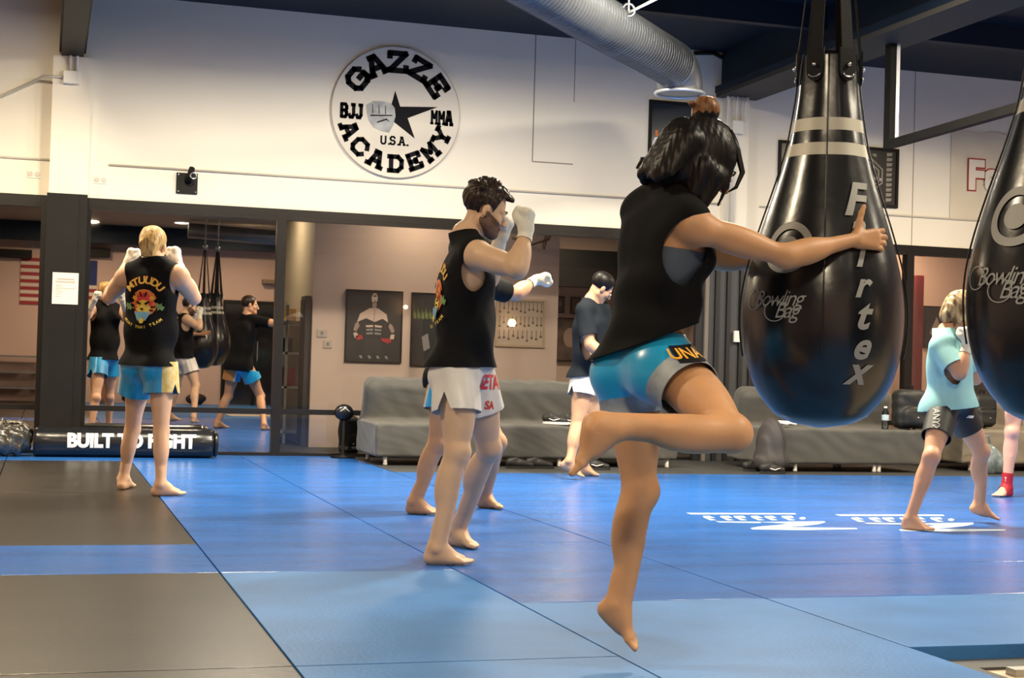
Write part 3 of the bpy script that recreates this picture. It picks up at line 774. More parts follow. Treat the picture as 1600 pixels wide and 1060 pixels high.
c1 = ((YB, 2.6, BLUE_MAT_OLD_LIT, 'blue floor mat beneath the camera, outside the frame'), (2.6, 4.62, BLUE_MAT_OLD_LIT, 'worn, light-paled blue mat at the bottom edge beside the black mats'), (4.62, 6.685, BLUE_MAT_OLD_LIT, 'worn blue mat with the bearded one\'s shadow across it'),
      (6.685, 8.75, BLUE_MAT, 'glossy blue mat beside the narrow blue strip, left of the bearded one'), (8.75, 10.80, BLUE_MAT, 'glossy blue mat right of the blond one\'s feet'),
      (10.80, 12.80, BLUE_MAT, 'glossy blue mat two steps before the glass wall'), (12.80, W-.03, BLUE_MAT, 'glossy blue mat touching the glass beside the lying bag'))
for y0, y1, m, lab in c1: mat_tile(X1, X2, y0, y1, m, lab)
c2 = ((YB, 1.6, BLUE_MAT_OLD_LIT, 'blue floor mat right of the camera, outside the frame'), (1.6, 3.66, BLUE_MAT_OLD_LIT, 'worn, light-paled blue mat running off the bottom edge near the floor gap'), (3.66, 5.72, BLUE_MAT_OLD_LIT, 'worn, light-paled blue mat under the hopping foot'),
      (5.72, 7.70, BLUE_MAT, 'glossy blue mat with a pale reflection right of the bearded one\'s feet'), (7.70, 9.75, BLUE_MAT, 'glossy blue mat under the puncher\'s feet'),
      (9.75, 11.80, BLUE_MAT, 'glossy blue mat behind the puncher'), (11.80, 13.2, BLUE_MAT, 'glossy blue mat ending at the left sofa\'s front'), (13.2, W-.03, BLUE_MAT, 'glossy blue mat in the corner between glass and left sofa'))
for y0, y1, m, lab in c2: mat_tile(X2, X3, y0, y1, m, lab)
rows = [(4.62, 5.72, BLUE_MAT_OLD_LIT, 'worn, light-paled blue long mat beside the floor gap, below the big bag'), (5.72, 6.73, BLUE_MAT, 'long blue mat, nearest glossy one under the big bag'),
        (6.73, 7.68, BLUE_MAT, 'long blue mat just in front of the child and the white logos'), (7.68, 8.72, BLUE_MAT, 'long blue mat under the child\'s near foot with the white swooshes'),
        (8.72, 9.74, BLUE_MAT, 'long blue mat carrying the white lettering behind the swooshes'), (9.74, 10.78, BLUE_MAT, 'long blue mat behind the white lettering, by the red ankle support'),
        (10.78, 11.78, BLUE_MAT, 'long blue mat second from the sofas'), (11.78, 12.74, BLUE_MAT, 'long blue mat farthest back, edging the dark floor by the sofas')]
for y0, y1, m, lab in rows: mat_tile(X3, 11.6, y0, y1, m, lab)
mat_tile(X3, 11.6, YB, 2.15, BLUE_MAT_OLD_LIT, 'blue floor mat behind the camera at right, outside the frame')
# the gap at the lower right: dark rubber edging
bm = bx(X3+.004, XR-.0, 4.46, 4.60, -.055, -.045); box(bm, X3+.004, X3+.17, 2.2, 4.46, -.055, -.045)
tag(obj('rubber_edging', bm, DARK_FLOOR), 'dark rubber edging strip around the pale wood gap in the mats', 'edging strip')
tag(obj('threshold_bar', bx(3.12, XR, 4.34, 4.40, -.055, -.03), mat('dull alloy', (.4, .39, .37), .4, metal=.7), bevel=.005), 'dull metal bar lying in the floor gap at the lower right', 'metal bar')

# white logos printed on the mats: letters and a swoosh, twice
def mat_logo(dx, lab):
    root = empty('mat_logo', FLR(1075+dx, 806), lab, 'logo', 'white logos printed on the mats')
    def q(x, y): p = FLR(x+dx, y+dx*.010); return (p[0], p[1], .0012)
    def strip(name, pts):
        bm = BM(); poly(bm, [q(*p) for p in pts]); bmesh.ops.triangulate(bm, faces=bm.faces); obj(name, bm, MAT_INK, root)
    strip('line', [(1072, 802), (1242, 802.5), (1244, 804.5), (1080, 804.5)])
    for i in range(6):
        x = 1098+i*24+(i % 2)*3; strip('letter', [(x, 807), (x+10+(i % 3)*3, 806.6), (x+20, 810), (x+8, 809.6), (x+22, 813.4), (x+12, 813.8), (x+1, 809)])
    strip('line', [(1118, 815.2), (1190, 816), (1188, 818), (1124, 817)])
    strip('dot', [(1254+5*math.cos(a), 810.5+2*math.sin(a)) for a in np.linspace(0, 6.28, 13)[:-1]])
    strip('swoosh', [(1185, 816.4), (1288, 815), (1290, 817), (1278, 820), (1252, 823), (1225, 824.5), (1338, 825.5), (1340, 827.5), (1250, 829.3), (1176, 828), (1172, 826), (1185, 823.5), (1215, 821), (1232, 819)])
mat_logo(0, 'white logo print on the blue mat, right of the hopping leg'); mat_logo(232, 'white logo print on the blue mat, under the child\'s near foot')

# ------------------------------------------------------------------ the round academy sign
sc_ = WY(619, 176, W-.02); SR = .655
sg = empty('wall_sign', (sc_[0], W-.01, sc_[2]), 'round white academy sign with a black star and grey fist, high on the white wall', 'sign')
SIGNW = mat('sign panel white', (.78, .73, .63), .6, spec=.2)
bm = BM(); pts = [(sc_[0]+SR*math.cos(a), sc_[2]+SR*math.sin(a)) for a in np.linspace(0, 2*math.pi, 73)[:-1]]; prism(bm, pts, W-.035, W, 'y'); obj('panel', bm, SIGNW, sg)
bm = BM(); ring = [(sc_[0]+(SR+.0)*math.cos(a), W-.036, sc_[2]+SR*math.sin(a)) for a in np.linspace(0, 2*math.pi, 73)]; tube(bm, ring, .004, 6, cap=False); obj('rim', bm, mat('sign rim grey', (.48, .46, .42), .5), sg)
def onsign(bm2, name, m, z=.002):
    b = BM(); put(b, bm2, lambda x, y: (sc_[0]+x, W-.036-z, sc_[2]+y)); return obj(name, b, m, sg)
def letters(s, radius, size, mid, step, top=True, **k):
    n = len(s)
    for i, ch in enumerate(s):
        a = math.radians(mid+((n-1)/2-i)*step*(1 if top else -1)); rot = a-math.pi/2 if top else a+math.pi/2
        t = slab(ch, size*k.get('sx', 1), size, size*.33); c, s_ = math.cos(rot), math.sin(rot); ox, oy = radius*math.cos(a), radius*math.sin(a)
        b = BM(); put(b, t, lambda x, y: (ox+x*c-y*s_, oy+x*s_+y*c, 0)); onsign(b, 'letter', INK)
letters('GAZZE', .505, .172, 90, 26.5, sx=1.02)
letters('ACADEMY', .515, .140, 270, 22.0, top=False, sx=.95)
for s, x, sx in (('BJJ', -.455, .85), ('MMA', .465, .86)):
    for i, ch in enumerate(s): xx = x+(i-1)*.088*sx; t = slab(ch, .060, .125, .034 if ch != 'M' else .024); b = BM(); put(b, t, lambda a, c: (a+xx, c-.02, 0)); onsign(b, 'letter', INK)
for i, ch in enumerate('U.S.A.'): xx = -.125+i*.047+(.012 if i % 2 else 0); t = slab(ch, .055, .075, .018); b = BM(); put(b, t, lambda a, c: (a+xx, c-.285, 0)); onsign(b, 'letter', INK)
star = [(-.02, .215), (.035, .06), (.42, .085), (.115, -.05), (.195, -.25), (.015, -.125), (-.04, -.09), (-.06, .05)]
onsign(poly2d(star), 'star', INK)
FIST_G = mat('grey fist print', (.24, .26, .28), .5, col2=(.42, .44, .45), vscale=9)
fist = [(-.31, .05), (-.24, .095), (-.14, .10), (-.06, .085), (-.02, .04), (-.01, -.04), (-.03, -.13), (-.07, -.21), (-.14, -.20), (-.23, -.165), (-.28, -.10), (-.30, -.03)]
onsign(poly2d(fist), 'fist', FIST_G, .004)
for i in range(3):
    x = -.25+i*.065; onsign(poly2d([(x, .06), (x+.006, .06), (x+.012, -.03), (x+.004, -.03)]), 'fist_line', INK, .006)
onsign(poly2d([(-.27, -.045), (-.04, -.03), (-.04, -.040), (-.26, -.058)]), 'fist_line', INK, .006)
onsign(poly2d([(-.20, -.11), (-.10, -.07), (-.06, -.11), (-.10, -.085), (-.19, -.12)]), 'fist_line', INK, .006)

# ------------------------------------------------------------------ wall fittings
def wpt(x, y, Y=W): return WY(x, y, Y)
def outlet(x, y, lab):
    c = wpt(x, y); r = empty('wall_outlet', (c[0], W, c[2]), lab, 'outlet', 'double outlets on the white wall')
    obj('cover_plate', bx(c[0]-.06, c[0]+.06, W-.008, W, c[2]-.038, c[2]+.038), WHITE_PLASTIC, r, bevel=.003)
    for q in (-1, 1):
        b = BM(); bmesh.ops.create_cone(b, cap_ends=True, segments=18, radius1=.023, radius2=.021, depth=.008, matrix=Matrix.Translation((c[0]+q*.032, W-.012, c[2])) @ Matrix.Rotation(math.pi/2, 4, 'X')); obj('socket', b, mat('socket shade', (.6, .55, .47), .5) if 'socket shade' not in MATS else MATS['socket shade'], r)
outlet(53, 272, 'double outlet low on the white wall left of the pilaster'); outlet(157, 281, 'double outlet low on the white wall right of the left pilaster')
c = wpt(292, 287); r = empty('wall_bracket', (c[0], W, c[2]), 'black square steel bracket with a pulley ring on the white wall', 'bracket')
obj('plate', bx(c[0]-.10, c[0]+.10, W-.02, W, c[2]-.10, c[2]+.10), BLACK_PAINT, r, bevel=.003)
b = BM(); tube(b, [(c[0]+.01, W-.02, c[2]+.02), (c[0]+.02, W-.10, c[2]+.07), (c[0]+.03, W-.16, c[2]+.13)], [.035, .032, .028], 14); obj('pulley_arm', b, BLACK_PAINT, r)
b = BM(); tube(b, [(c[0]+.045+.028*math.cos(a), W-.16, c[2]+.06+.028*math.sin(a)) for a in np.linspace(0, 6.283, 17)], .007, 6, cap=False); obj('ring', b, CHROME, r)
for dx in (-.08, .08):
    for dz in (-.08, .08):
        b = BM(); bmesh.ops.create_icosphere(b, subdivisions=2, radius=.010, matrix=Matrix.Translation((c[0]+dx, W-.022, c[2]+dz))); obj('bolt', b, CHROME, r, smooth=True)
# junction box and conduit on the left pilaster
c = wpt(111, 122, W-.16)
r = empty('junction_box', (c[0], W-.16, c[2]), 'white junction box with bent conduits on the left pilaster below the beam', 'junction box')
obj('box', bx(c[0]-.07, c[0]+.07, W-.22, W-.16, c[2]-.06, c[2]+.06), WHITE_PLASTIC, r, bevel=.006)
for i, x in enumerate((-.01, .05)):
    b = BM(); tube(b, [(c[0]+x, W-.19, c[2]+.06), (c[0]+x, W-.19, c[2]+.20), (c[0]+x+i*.03, W-.19, c[2]+.30)], .013, 8); obj('conduit', b, WHITE_PLASTIC, r)
b = BM(); tube(b, [(c[0]-.07, W-.19, c[2]+.0), (c[0]-.25, W-.14, c[2]+.0), (c[0]-.32, W-.03, c[2]-.03), (c[0]-.62, W-.02, c[2]-.20), (XL, W-.02, c[2]-.22)], .014, 8); obj('conduit', b, WALLPIPE, r)
# electrical riser on the right column
c = wpt(1149, 200, W-.16)
r = empty('junction_box', (c[0], W-.16, c[2]), 'white junction box with a bundle of vertical conduits on the right column', 'junction box')
obj('box', bx(c[0]-.06, c[0]+.06, W-.23, W-.16, c[2]-.07, c[2]+.07), WHITE_PLASTIC, r, bevel=.006)
for i in range(5):
    x = -.10+i*.05; b = BM(); tube(b, [(c[0]+x, W-.18, H0-.1 if i < 3 else c[2]+.07), (c[0]+x, W-.18, c[2]+.25), (c[0]+x+(i-2)*.008, W-.20, c[2]+.33)], .011, 8); obj('conduit', b, WALLPIPE if i % 2 else WHITE_PLASTIC, r)
b = BM(); tube(b, [wpt(1085, 83, W-.03), wpt(1115, 83, W-.03), wpt(1132, 92, W-.03), wpt(1138, 110, W-.03), wpt(1137, 155, W-.03)], .022, 10)
tag(obj('black_cable', b, BLACK_PAINT, smooth=True), 'thick black cable bending down the wall into the right column', 'cable')
c = wpt(1178, 531, W-.05)
# notice on the black column
c = WY(102, 451, W-.305); r = empty('paper_notice', (c[0], W-.305, c[2]), 'white printed notice sheet taped to the black column', 'notice')
obj('sheet', bx(c[0]-.115, c[0]+.115, W-.309, W-.305, c[2]-.145, c[2]+.145), PAPER, r)
b = BM()
for i, (x0_, x1_, z, h) in enumerate([(-.075, .08, .085, .007), (-.09, .085, .06, .007), (-.085, -.04, .03, .003), (-.085, -.02, .018, .003), (-.085, .085, -.0, .003), (-.085, -.035, -.015, .003), (-.085, -.02, -.035, .003), (-.085, -.04, -.055, .003), (-.085, -.05, -.075, .003)]):
    box(b, c[0]+x0_, c[0]+x1_, W-.3105, W-.309, c[2]+z-h, c[2]+z+h)
obj('printed_lines', b, mat('grey print', (.42, .36, .32), .8), r)

# ------------------------------------------------------------------ posters and banner on the white wall
def picture(name, lab, x0, y0, x1, y1, Y, frame_m, art_m, fw=.03, depth=.03, cat='framed poster', group=None):
    a = WY(x0, y0, Y); b_ = WY(x1, y1, Y); top, bot = a[2], b_[2]
    r = empty(name, ((a[0]+b_[0])/2, Y, bot), lab, cat, group)
    f = BM(); X0_, X1_ = a[0], b_[0]
    box(f, X0_, X1_, Y-depth, Y, top-fw, top); box(f, X0_, X1_, Y-depth, Y, bot, bot+fw); box(f, X0_, X0_+fw, Y-depth, Y, bot+fw, top-fw); box(f, X1_-fw, X1_, Y-depth, Y, bot+fw, top-fw)
    obj('frame', f, frame_m, r); obj('print', bx(X0_+fw, X1_-fw, Y-depth*.4, Y-.001, bot+fw, top-fw), art_m, r)
    cx, cz_, wv, hv = (X0_+X1_)/2, (top+bot)/2, (X1_-X0_), top-bot
    def art(bm2, nm, m, lift=0):
        b2 = BM(); put(b2, bm2, lambda x, y: (cx+x*wv/2, Y-depth*.4-.002-lift, cz_+y*hv/2)); return obj(nm, b2, m, r)
    return r, art, wv, hv
POSTERBLK = mat('poster black', (.012, .011, .011), .35)
r, art, wv, hv = picture('framed_poster', 'black framed poster with orange lettering and a white burst, high behind the topknot', 1014, 156, 1098, 246, W, BLACK_PAINT, mat('poster ink blue', (.02, .028, .04), .15))
t = text2d('UNAN', .62, .03, sx=1.0); b = BM(); put(b, t, lambda x, y: (x*.85+.0, y*.55-.02+x*.28, 0)); art(b, 'lettering', emis('x', (1, 1, 1), 1) if False else ORANGE)
art(poly2d([(-.85, -.62), (-.78, -.40), (-.2, -.22), (.4, .12), (.9, .25), (.9, -.05), (.2, -.35), (-.3, -.52), (-.6, -.75)]), 'white_burst', WHITE_INK)
r, art, wv, hv = picture('framed_poster', 'wide black framed poster with a grey octagon cage, behind the big bag', 1216, 219, 1401, 326, W, BLACK_PAINT, mat('poster dark grey', (.028, .026, .024), .3))
for rad in (.62, .50):
    o8 = [(.42+rad*.56*math.cos(a), .05+rad*math.sin(a)) for a in np.linspace(math.pi/8, 2*math.pi+math.pi/8, 9)]
    i8 = [(.42+(rad-.045)*.56*math.cos(a), .05+(rad-.045)*math.sin(a)) for a in np.linspace(math.pi/8, 2*math.pi+math.pi/8, 9)]
    b = BM()
    for k in range(8): poly(b, [(*o8[k], 0), (*o8[k+1], 0), (*i8[k+1], 0), (*i8[k], 0)])
    art(b, 'octagon', mat('poster print grey', (.26, .24, .19), .5) if rad > .6 else MATS['poster print grey'])
b = BM(); PG = MATS['poster print grey']
for k in range(7): poly(b, [(.2+.065*k, -.3, 0), (.205+.065*k, -.3, 0), (.205+.065*k, .4, 0), (.2+.065*k, .4, 0)])
art(b, 'cage_lines', PG)
art(poly2d([(.16, .10), (.72, -.02), (.72, -.12), (.16, .0)]), 'band', mat('poster print light', (.42, .40, .33), .5))
for k in range(10): art(poly2d([(.80, .85-.17*k), (.90, .85-.17*k), (.885, .75-.17*k), (.80, .73-.17*k)]), 'side_block', PG)
for k in range(5): art(poly2d([(-.05+.15*k, .78), (.02+.15*k, .80), (.03+.15*k, .68), (-.03+.15*k, .70)]), 'top_block', PG)
art(poly2d([(.3, -.60), (.62, -.60), (.62, -.66), (.5, -.66), (.5, -.75), (.45, -.75), (.45, -.66), (.3, -.66)]), 'small_block', MATS['poster print light'])
# banner
a = WY(1486, 203, W); b_ = WY(1486, 342, W); x1_ = 11.9
r = empty('banner', ((a[0]+x1_)/2, W, b_[2]), 'cream cloth banner with red-outlined white lettering on the upper right wall', 'banner')
b = BM(); n = 40
for i in range(n):
    for j in range(14):
        pass
gridv = [[b.verts.new((a[0]+(x1_-a[0])*i/n, W-.012-.008*math.sin(i*.9)*math.cos(j*.7), b_[2]+(a[2]-b_[2])*j/14+(.02*math.sin(i*.8) if j == 14 else 0))) for j in range(15)] for i in range(n+1)]
for i in range(n):
    for j in range(14): b.faces.new([gridv[i][j], gridv[i+1][j], gridv[i+1][j+1], gridv[i][j+1]])
obj('cloth', b, mat('banner cream cloth', (.70, .63, .50), .7), r, smooth=True)
c = WY(1545, 278, W)
xo = WY(1510, 278, W)[0]
for j_, (bold, m, off) in enumerate(((.085, RED, .024), (.052, mat('banner letter white', (.80, .74, .64), .6), .028))):
    t = text2d('Fairtex', .44, bold, align='LEFT', space=1.12, sx=1.0); b = BM(); put(b, t, lambda x, y: (xo+.0+x, W-off-.002, c[2]+y)); obj('lettering_outline' if j_ == 0 else 'lettering', b, m, r)

# ------------------------------------------------------------------ air duct
zd = 3.66
e0 = WY(1080, 118, W-.9); e0[2] = zd
dirn = nrm(np.array([math.sin(math.radians(42.2)), math.cos(math.radians(42.2)), 0]))
p1 = P(1050, 100, 13.3); zd = p1[2]
L0 = p1-dirn*6.2
L0[2] = zd
r = empty('air_duct', (p1[0], p1[1], zd), 'round galvanised spiral air duct slanting under the roof, ending in an elbow', 'duct')
b = BM(); pp = [L0+(p1-L0)*t for t in np.linspace(0, 1, 2)]; tube(b, pp, .20, 28)
obj('pipe', b, STEEL, r)
b = BM()
for t in np.linspace(.01, .99, 110):
    c = L0+(p1-L0)*t; s1 = np.cross(dirn, Zz0) if False else nrm(np.cross(dirn, [0, 0, 1])); s2 = np.cross(s1, dirn)
    tube(b, [c+s1*.202*math.cos(a_)+s2*.202*math.sin(a_)+dirn*.05*(a_/6.283) for a_ in np.linspace(0, 6.283, 25)], .0018, 4, cap=False)
o = obj('seam', b, STEEL, r)
b = BM(); arc = [p1+dirn*.23*math.sin(t)+np.array([0, 0, -1])*.20*(1-math.cos(t)) for t in np.linspace(0, math.pi/2, 9)]; arc.append(arc[-1]+np.array([0, 0, -.02])); tube(b, arc, .202, 28); obj('elbow', b, STEEL, r)
b = BM(); q = arc[-1]; tube(b, [q+np.array([.215*math.cos(a_), .215*math.sin(a_), 0]) for a_ in np.linspace(0, 6.283, 29)], .016, 8, cap=False); obj('collar', b, mat('pale flange', (.6, .62, .65), .35, metal=.6), r)
b = BM()
for (px, py, d) in ((982, 20, 11.8),):
    c = P(px, py, d); tube(b, [c, P(984, -60, d)], .008, 6); tube(b, [c, P(1030, -4, d)], .012, 6)
obj('hanger_rods', b, WHITE_PLASTIC, r)
b = BM(); c = P(982, 16, 11.8); tube(b, [c+np.array([.05*math.cos(t), 0, .05*math.sin(t)]) for t in np.linspace(0, 6.283, 13)], .012, 6, cap=False); obj('hanger_clamp', b, STEEL, r)

# black rig hanging from the roof at the right
zr = 2.98; xr = 8.42
pa = np.array([xr, 12.6, zr])
r = empty('hanging_rig', (xr, 12.6, zr), 'black steel rail hung from the roof on a silver-edged post at upper right', 'rig')
c = P(1390, 226, 1); d_ = ray(1390, 226); t_ = (zr-.93)/d_[2]; pa = CAM+d_*t_
d2 = ray(1600, 166); pb = CAM+d2*((zr-.93)/d2[2])
pe = pa+(pb-pa)*1.8
b = BM(); dd = nrm(pe-pa); sd_ = nrm(np.cross(dd, [0, 0, 1]))*.035
for s0 in (0,):
    vs = [pa-sd_, pa+sd_, pe+sd_, pe-sd_]; lo = [b.verts.new(tuple(v-np.array([0, 0, .035]))) for v in vs]; hi = [b.verts.new(tuple(v+np.array([0, 0, .035]))) for v in vs]
    for f in (lo[::-1], hi, *[[lo[i], lo[(i+1) % 4], hi[(i+1) % 4], hi[i]] for i in range(4)]): b.faces.new(f)
obj('rail', b, BLACK_PAINT, r)
obj('post', bx(pa[0]-.035, pa[0]+.02, pa[1]-.05, pa[1]+.05, zr-.03, H1-.22), BLACK_PAINT, r); obj('post_edge', bx(pa[0]+.021, pa[0]+.055, pa[1]-.051, pa[1]+.05, zr+.035, H1-.22), mat('bare aluminium', (.62, .62, .64), .4, metal=.4), r)

# ------------------------------------------------------------------ teardrop bags
def bag(cx_px, cy_bot, d, lab, prof_px, fpx_d, rot, dz=0, zs=2.72):
    ax = P(cx_px, 400, d); axx, axy = ax[0], ax[1]
    k = fpx_d/FPX                             # metres per profile pixel
    def Z(y): return (P(1288, y, 5.0)[2]-0.93)*1+0.93+dz
    prof = [(hw*k, Z(y)) for y, hw in prof_px]
    r = empty('heavy_bag', (axx, axy, prof[-1][1]), lab, 'heavy bag', 'teardrop bowling bags')
    ys = np.array([z for _, z in prof])[::-1]; rs = np.array([a for a, _ in prof])[::-1]
    # smooth profile
    zz = np.linspace(ys[0], ys[-1], 90)
    def Rr(z):
        return np.interp(z, ys, rs)
    rr = Rr(zz); ker = np.array([1, 2, 3, 2, 1])/9.
    for _ in range(4):
        rp = np.pad(rr, 2, mode='edge'); rr2 = np.convolve(rp, ker, 'valid'); rr2[:4] = rr[:4]; rr = rr2
    Rs = lambda z: float(np.interp(z, zz, rr))
    b = BM(); seg = 64; rings = []
    for z, ra in zip(zz, rr):
        row = []
        for s in range(seg):
            th = 2*math.pi*s/seg
            top = np.clip((z-1.35-dz)/.6, 0, 1)
            w_ = 1+.022*top*math.cos(8*(th-rot))+.010*top*math.sin(5*th+z*9)
            row.append(b.verts.new((axx+ra*w_*math.cos(th), axy+ra*w_*math.sin(th), z)))
        rings.append(row)
    for i in range(len(rings)-1):
        for s in range(seg):
            f = b.faces.new([rings[i][s], rings[i][(s+1) % seg], rings[i+1][(s+1) % seg], rings[i+1][s]]); f.smooth = True
            zc = (zz[i]+zz[i+1])/2; ypx = None
            for (a0, a1) in ((Z(213), Z(190)), (Z(252), Z(231))):
                if a0 <= zc <= a1: f.material_index = 1
    b.faces.new(rings[0][::-1]); b.faces.new(rings[-1])
    obj('shell', b, [LEATHER, STRIPE], r)
    th0 = math.atan2(-axy, -axx)+rot               # faces the camera, turned by rot
    def onbag(bm2, name, m, x0, ypx, off=.004):
        b2 = BM()
        def fn(x, y):
            z = Z(ypx)+y; ra = Rs(z)+off; top = max(0, min(1, (z-1.35-dz)/.6)); th = th0+(x0+x)/max(Rs(Z(ypx)), .05); ra += Rs(z)*(.034*top)
            return (axx+ra*math.cos(th), axy+ra*math.sin(th), z)
        put(b2, bm2, fn); return obj(name, b2, m, r)
    for nm, w0, dx, yy, ang in (('Bowling', .085, -.155, 474, .10), ('Bag', .085, -.118, 492, .10)):
        t = text2d(nm, w0*.86, -.002, shear=.4, space=.85, sx=.92, grid=.03); onbag(t, 'lettering', PRINT_GREY, dx, yy)
        # flourish round the capital
        t = disc2d(.034, 22, 0, 0, .031); 
        for v in t.verts: v.co.x *= 1.25
        onbag(t, 'flourish', PRINT_GREY, dx-.070+(.03 if nm == 'Bag' else -.03), yy, .005)
    onbag(disc2d(.084, 40, 0, 0, .060), 'target_ring', PRINT_GREY, -.118, 395); onbag(cutgrid(disc2d(.036, 30), .02), 'target_disc', PRINT_GREY, -.118, 395)
    for ch, yy, s, xx in (('F', 322, .15, .085), ('a', 362, .12, .100), ('i', 405, .12, .108), ('r', 452, .115, .117), ('t', 497, .13, .120), ('e', 543, .12, .120), ('x', 580, .125, .110)):
        t = text2d(ch, s, .028, shear=.35, grid=.03); onbag(t, 'lettering', PRINT_GREY, xx, yy)
    # seams, lugs, straps, swivel
    for s in range(4):
        th = th0+.0+s*math.pi/2; b = BM(); tube(b, [(axx+(Rs(z)*1.03+.002)*math.cos(th), axy+(Rs(z)*1.03+.002)*math.sin(th), z) for z in np.linspace(Z(560), Z(92), 40)], .003, 5); obj('seam', b, LEATHER, r)
    ztop = Z(90); hub = (axx, axy, zs+dz)
    for s in range(6):
        th = th0+math.radians(-25+s*60+0); dv = np.array([math.cos(th), math.sin(th), 0]); tv = np.array([-math.sin(th), math.cos(th), 0])
        c = np.array([axx, axy, Z(108)])+dv*(Rs(Z(108))*1.02+.004)
        lg = obj('lug', BM_lug(c, tv, dv), STRAP, r)
        b = BM(); bmesh.ops.create_icosphere(b, subdivisions=2, radius=.008, matrix=Matrix.Translation(Vector([float(v) for v in c+dv*.012]))); obj('rivet', b, CHROME, lg, smooth=True)
        b = BM(); tube(b, [c+dv*.010+tv*.020*math.sin(t)-np.array([0, 0, .028])*1-np.array([0, 0, .012])*math.cos(t) for t in np.linspace(-1.4, 1.4, 9)], .0035, 6); obj('buckle', b, CHROME, lg)
        # flat webbing strap up to the hub
        up0 = c+np.array([0, 0, .05]); b = BM(); hb = np.array(hub)+dv*.02
        wv_ = tv*.022; vs = [up0-wv_, up0+wv_, hb+wv_*.5, hb-wv_*.5]; f0 = [b.verts.new(tuple(v)) for v in vs]; f1 = [b.verts.new(tuple(v+dv*.004)) for v in vs]
        for f in (f0[::-1], f1, *[[f0[i], f0[(i+1) % 4], f1[(i+1) % 4], f1[i]] for i in range(4)]): b.faces.new(f)
        obj('strap', b, STRAP, r)
    b = BM(); lathe(b, [(0, hub[2]-.03), (.035, hub[2]-.02), (.04, hub[2]+.05), (.02, hub[2]+.07), (0, hub[2]+.07)], axx, axy, 20); obj('swivel', b, STEEL, r)
    b = BM(); zc = hub[2]+.07; n_ = int((H1-.02-zc)/.035)
    for i in range(n_):
        c = np.array([axx, axy, zc+.02+i*.035]); a1 = np.array([1, 0, 0]) if i % 2 else np.array([0, 1, 0])
        tube(b, [c+a1*.011*math.cos(t)+np.array([0, 0, .022])*math.sin(t) for t in np.linspace(0, 6.283, 11)], .004, 5, cap=False)
    obj('chain', b, STEEL, r)
    return r
def BM_lug(c, tv, dv):
    b = BM(); pts = []
    for t in np.linspace(math.pi, 2*math.pi, 9): pts.append(c+tv*.030*math.cos(t)+np.array([0, 0, .034])*math.sin(t)-np.array([0, 0, .02]))
    pts += [c+tv*.030+np.array([0, 0, .055]), c-tv*.030+np.array([0, 0, .055])]
    f0 = [b.verts.new(tuple(v)) for v in pts]; f1 = [b.verts.new(tuple(v+dv*.008)) for v in pts]; n = len(pts)
    b.faces.new(f0[::-1]); b.faces.new(f1)
    for i in range(n): b.faces.new([f0[i], f0[(i+1) % n], f1[(i+1) % n], f1[i]])
    return b
PROF = [(86, 41), (105, 44), (150, 47), (195, 54), (225, 58), (255, 66), (300, 79), (340, 92), (380, 104), (420, 115), (460, 122.5), (490, 124.5), (520, 124), (560, 119), (590, 111), (615, 100), (635, 86), (650, 70), (660, 51), (666, 30), (668.5, 6)]
bag(1288, 668, 5.0, 'big black teardrop bag hugged by the kneeing one, two cream bands near its top', PROF, 5.0, 0.0)
bag(1662, 668, 4.28, 'black teardrop bag cut by the right edge, with a grey target print', PROF, 5.0, -.06, dz=.045)

# ------------------------------------------------------------------ bag lying along the glass
Lx0, Lx1 = WY(52, 690, 14.4)[0], WY(333, 690, 14.4)[0]; rb = .135; yb = 14.40-.0
yb = W-.305-.155
r = empty('heavy_bag', ((Lx0+Lx1)/2, yb, 0), 'long black cylinder bag lying on the mat along the glass, white lettering on it', 'heavy bag')
def hx(b, x0, x1, rad, yc, zc, seg=36, rnd=.03):
    pr = [(x0, .0), (x0, rad-rnd), (x0+rnd*.3, rad-rnd*.3), (x0+rnd, rad)]+[(x0+rnd+(x1-x0-2*rnd)*i/12, rad) for i in range(1, 12)]+[(x1-rnd, rad), (x1-rnd*.3, rad-rnd*.3), (x1, rad-rnd), (x1, 0)]
    rings = [[b.verts.new((x, yc+rr*math.cos(2*math.pi*s/seg), zc+rr*math.sin(2*math.pi*s/seg))) for s in range(seg)] if rr > 0 else [b.verts.new((x, yc, zc))]*seg for x, rr in pr]
    for i in range(len(rings)-1):
        for s in range(seg):
            u = []
            for v in (rings[i][s], rings[i+1][s], rings[i+1][(s+1) % seg], rings[i][(s+1) % seg]):
                if v not in u: u.append(v)
            f = b.faces.new(u); f.smooth = True
    return b
obj('shell', hx(BM(), Lx0, Lx1, rb, yb, rb), LEATHER, r)
obj('end_cap', hx(BM(), Lx1+.001, Lx1+.035, rb*.93, yb, rb, rnd=.012), LEATHER, r)
t = text2d('BUILT TO FIGHT', .24, .055, sx=.66, grid=.04); xs = [v.co.x for v in t.verts]; w_ = max(xs)-min(xs)
xl, xrr = WY(105, 695, yb-.1)[0], WY(306, 695, yb-.1)[0]
fx = (xrr-xl)/w_; mx = (max(xs)+min(xs))/2
b = BM(); put(b, t, lambda x, y: ((xl+xrr)/2+(x-mx)*fx, yb-(rb+.004)*math.cos(y*.72/rb+.12), rb+(rb+.004)*math.sin(y*.72/rb+.12))); obj('lettering', b, WHITE_INK, r)
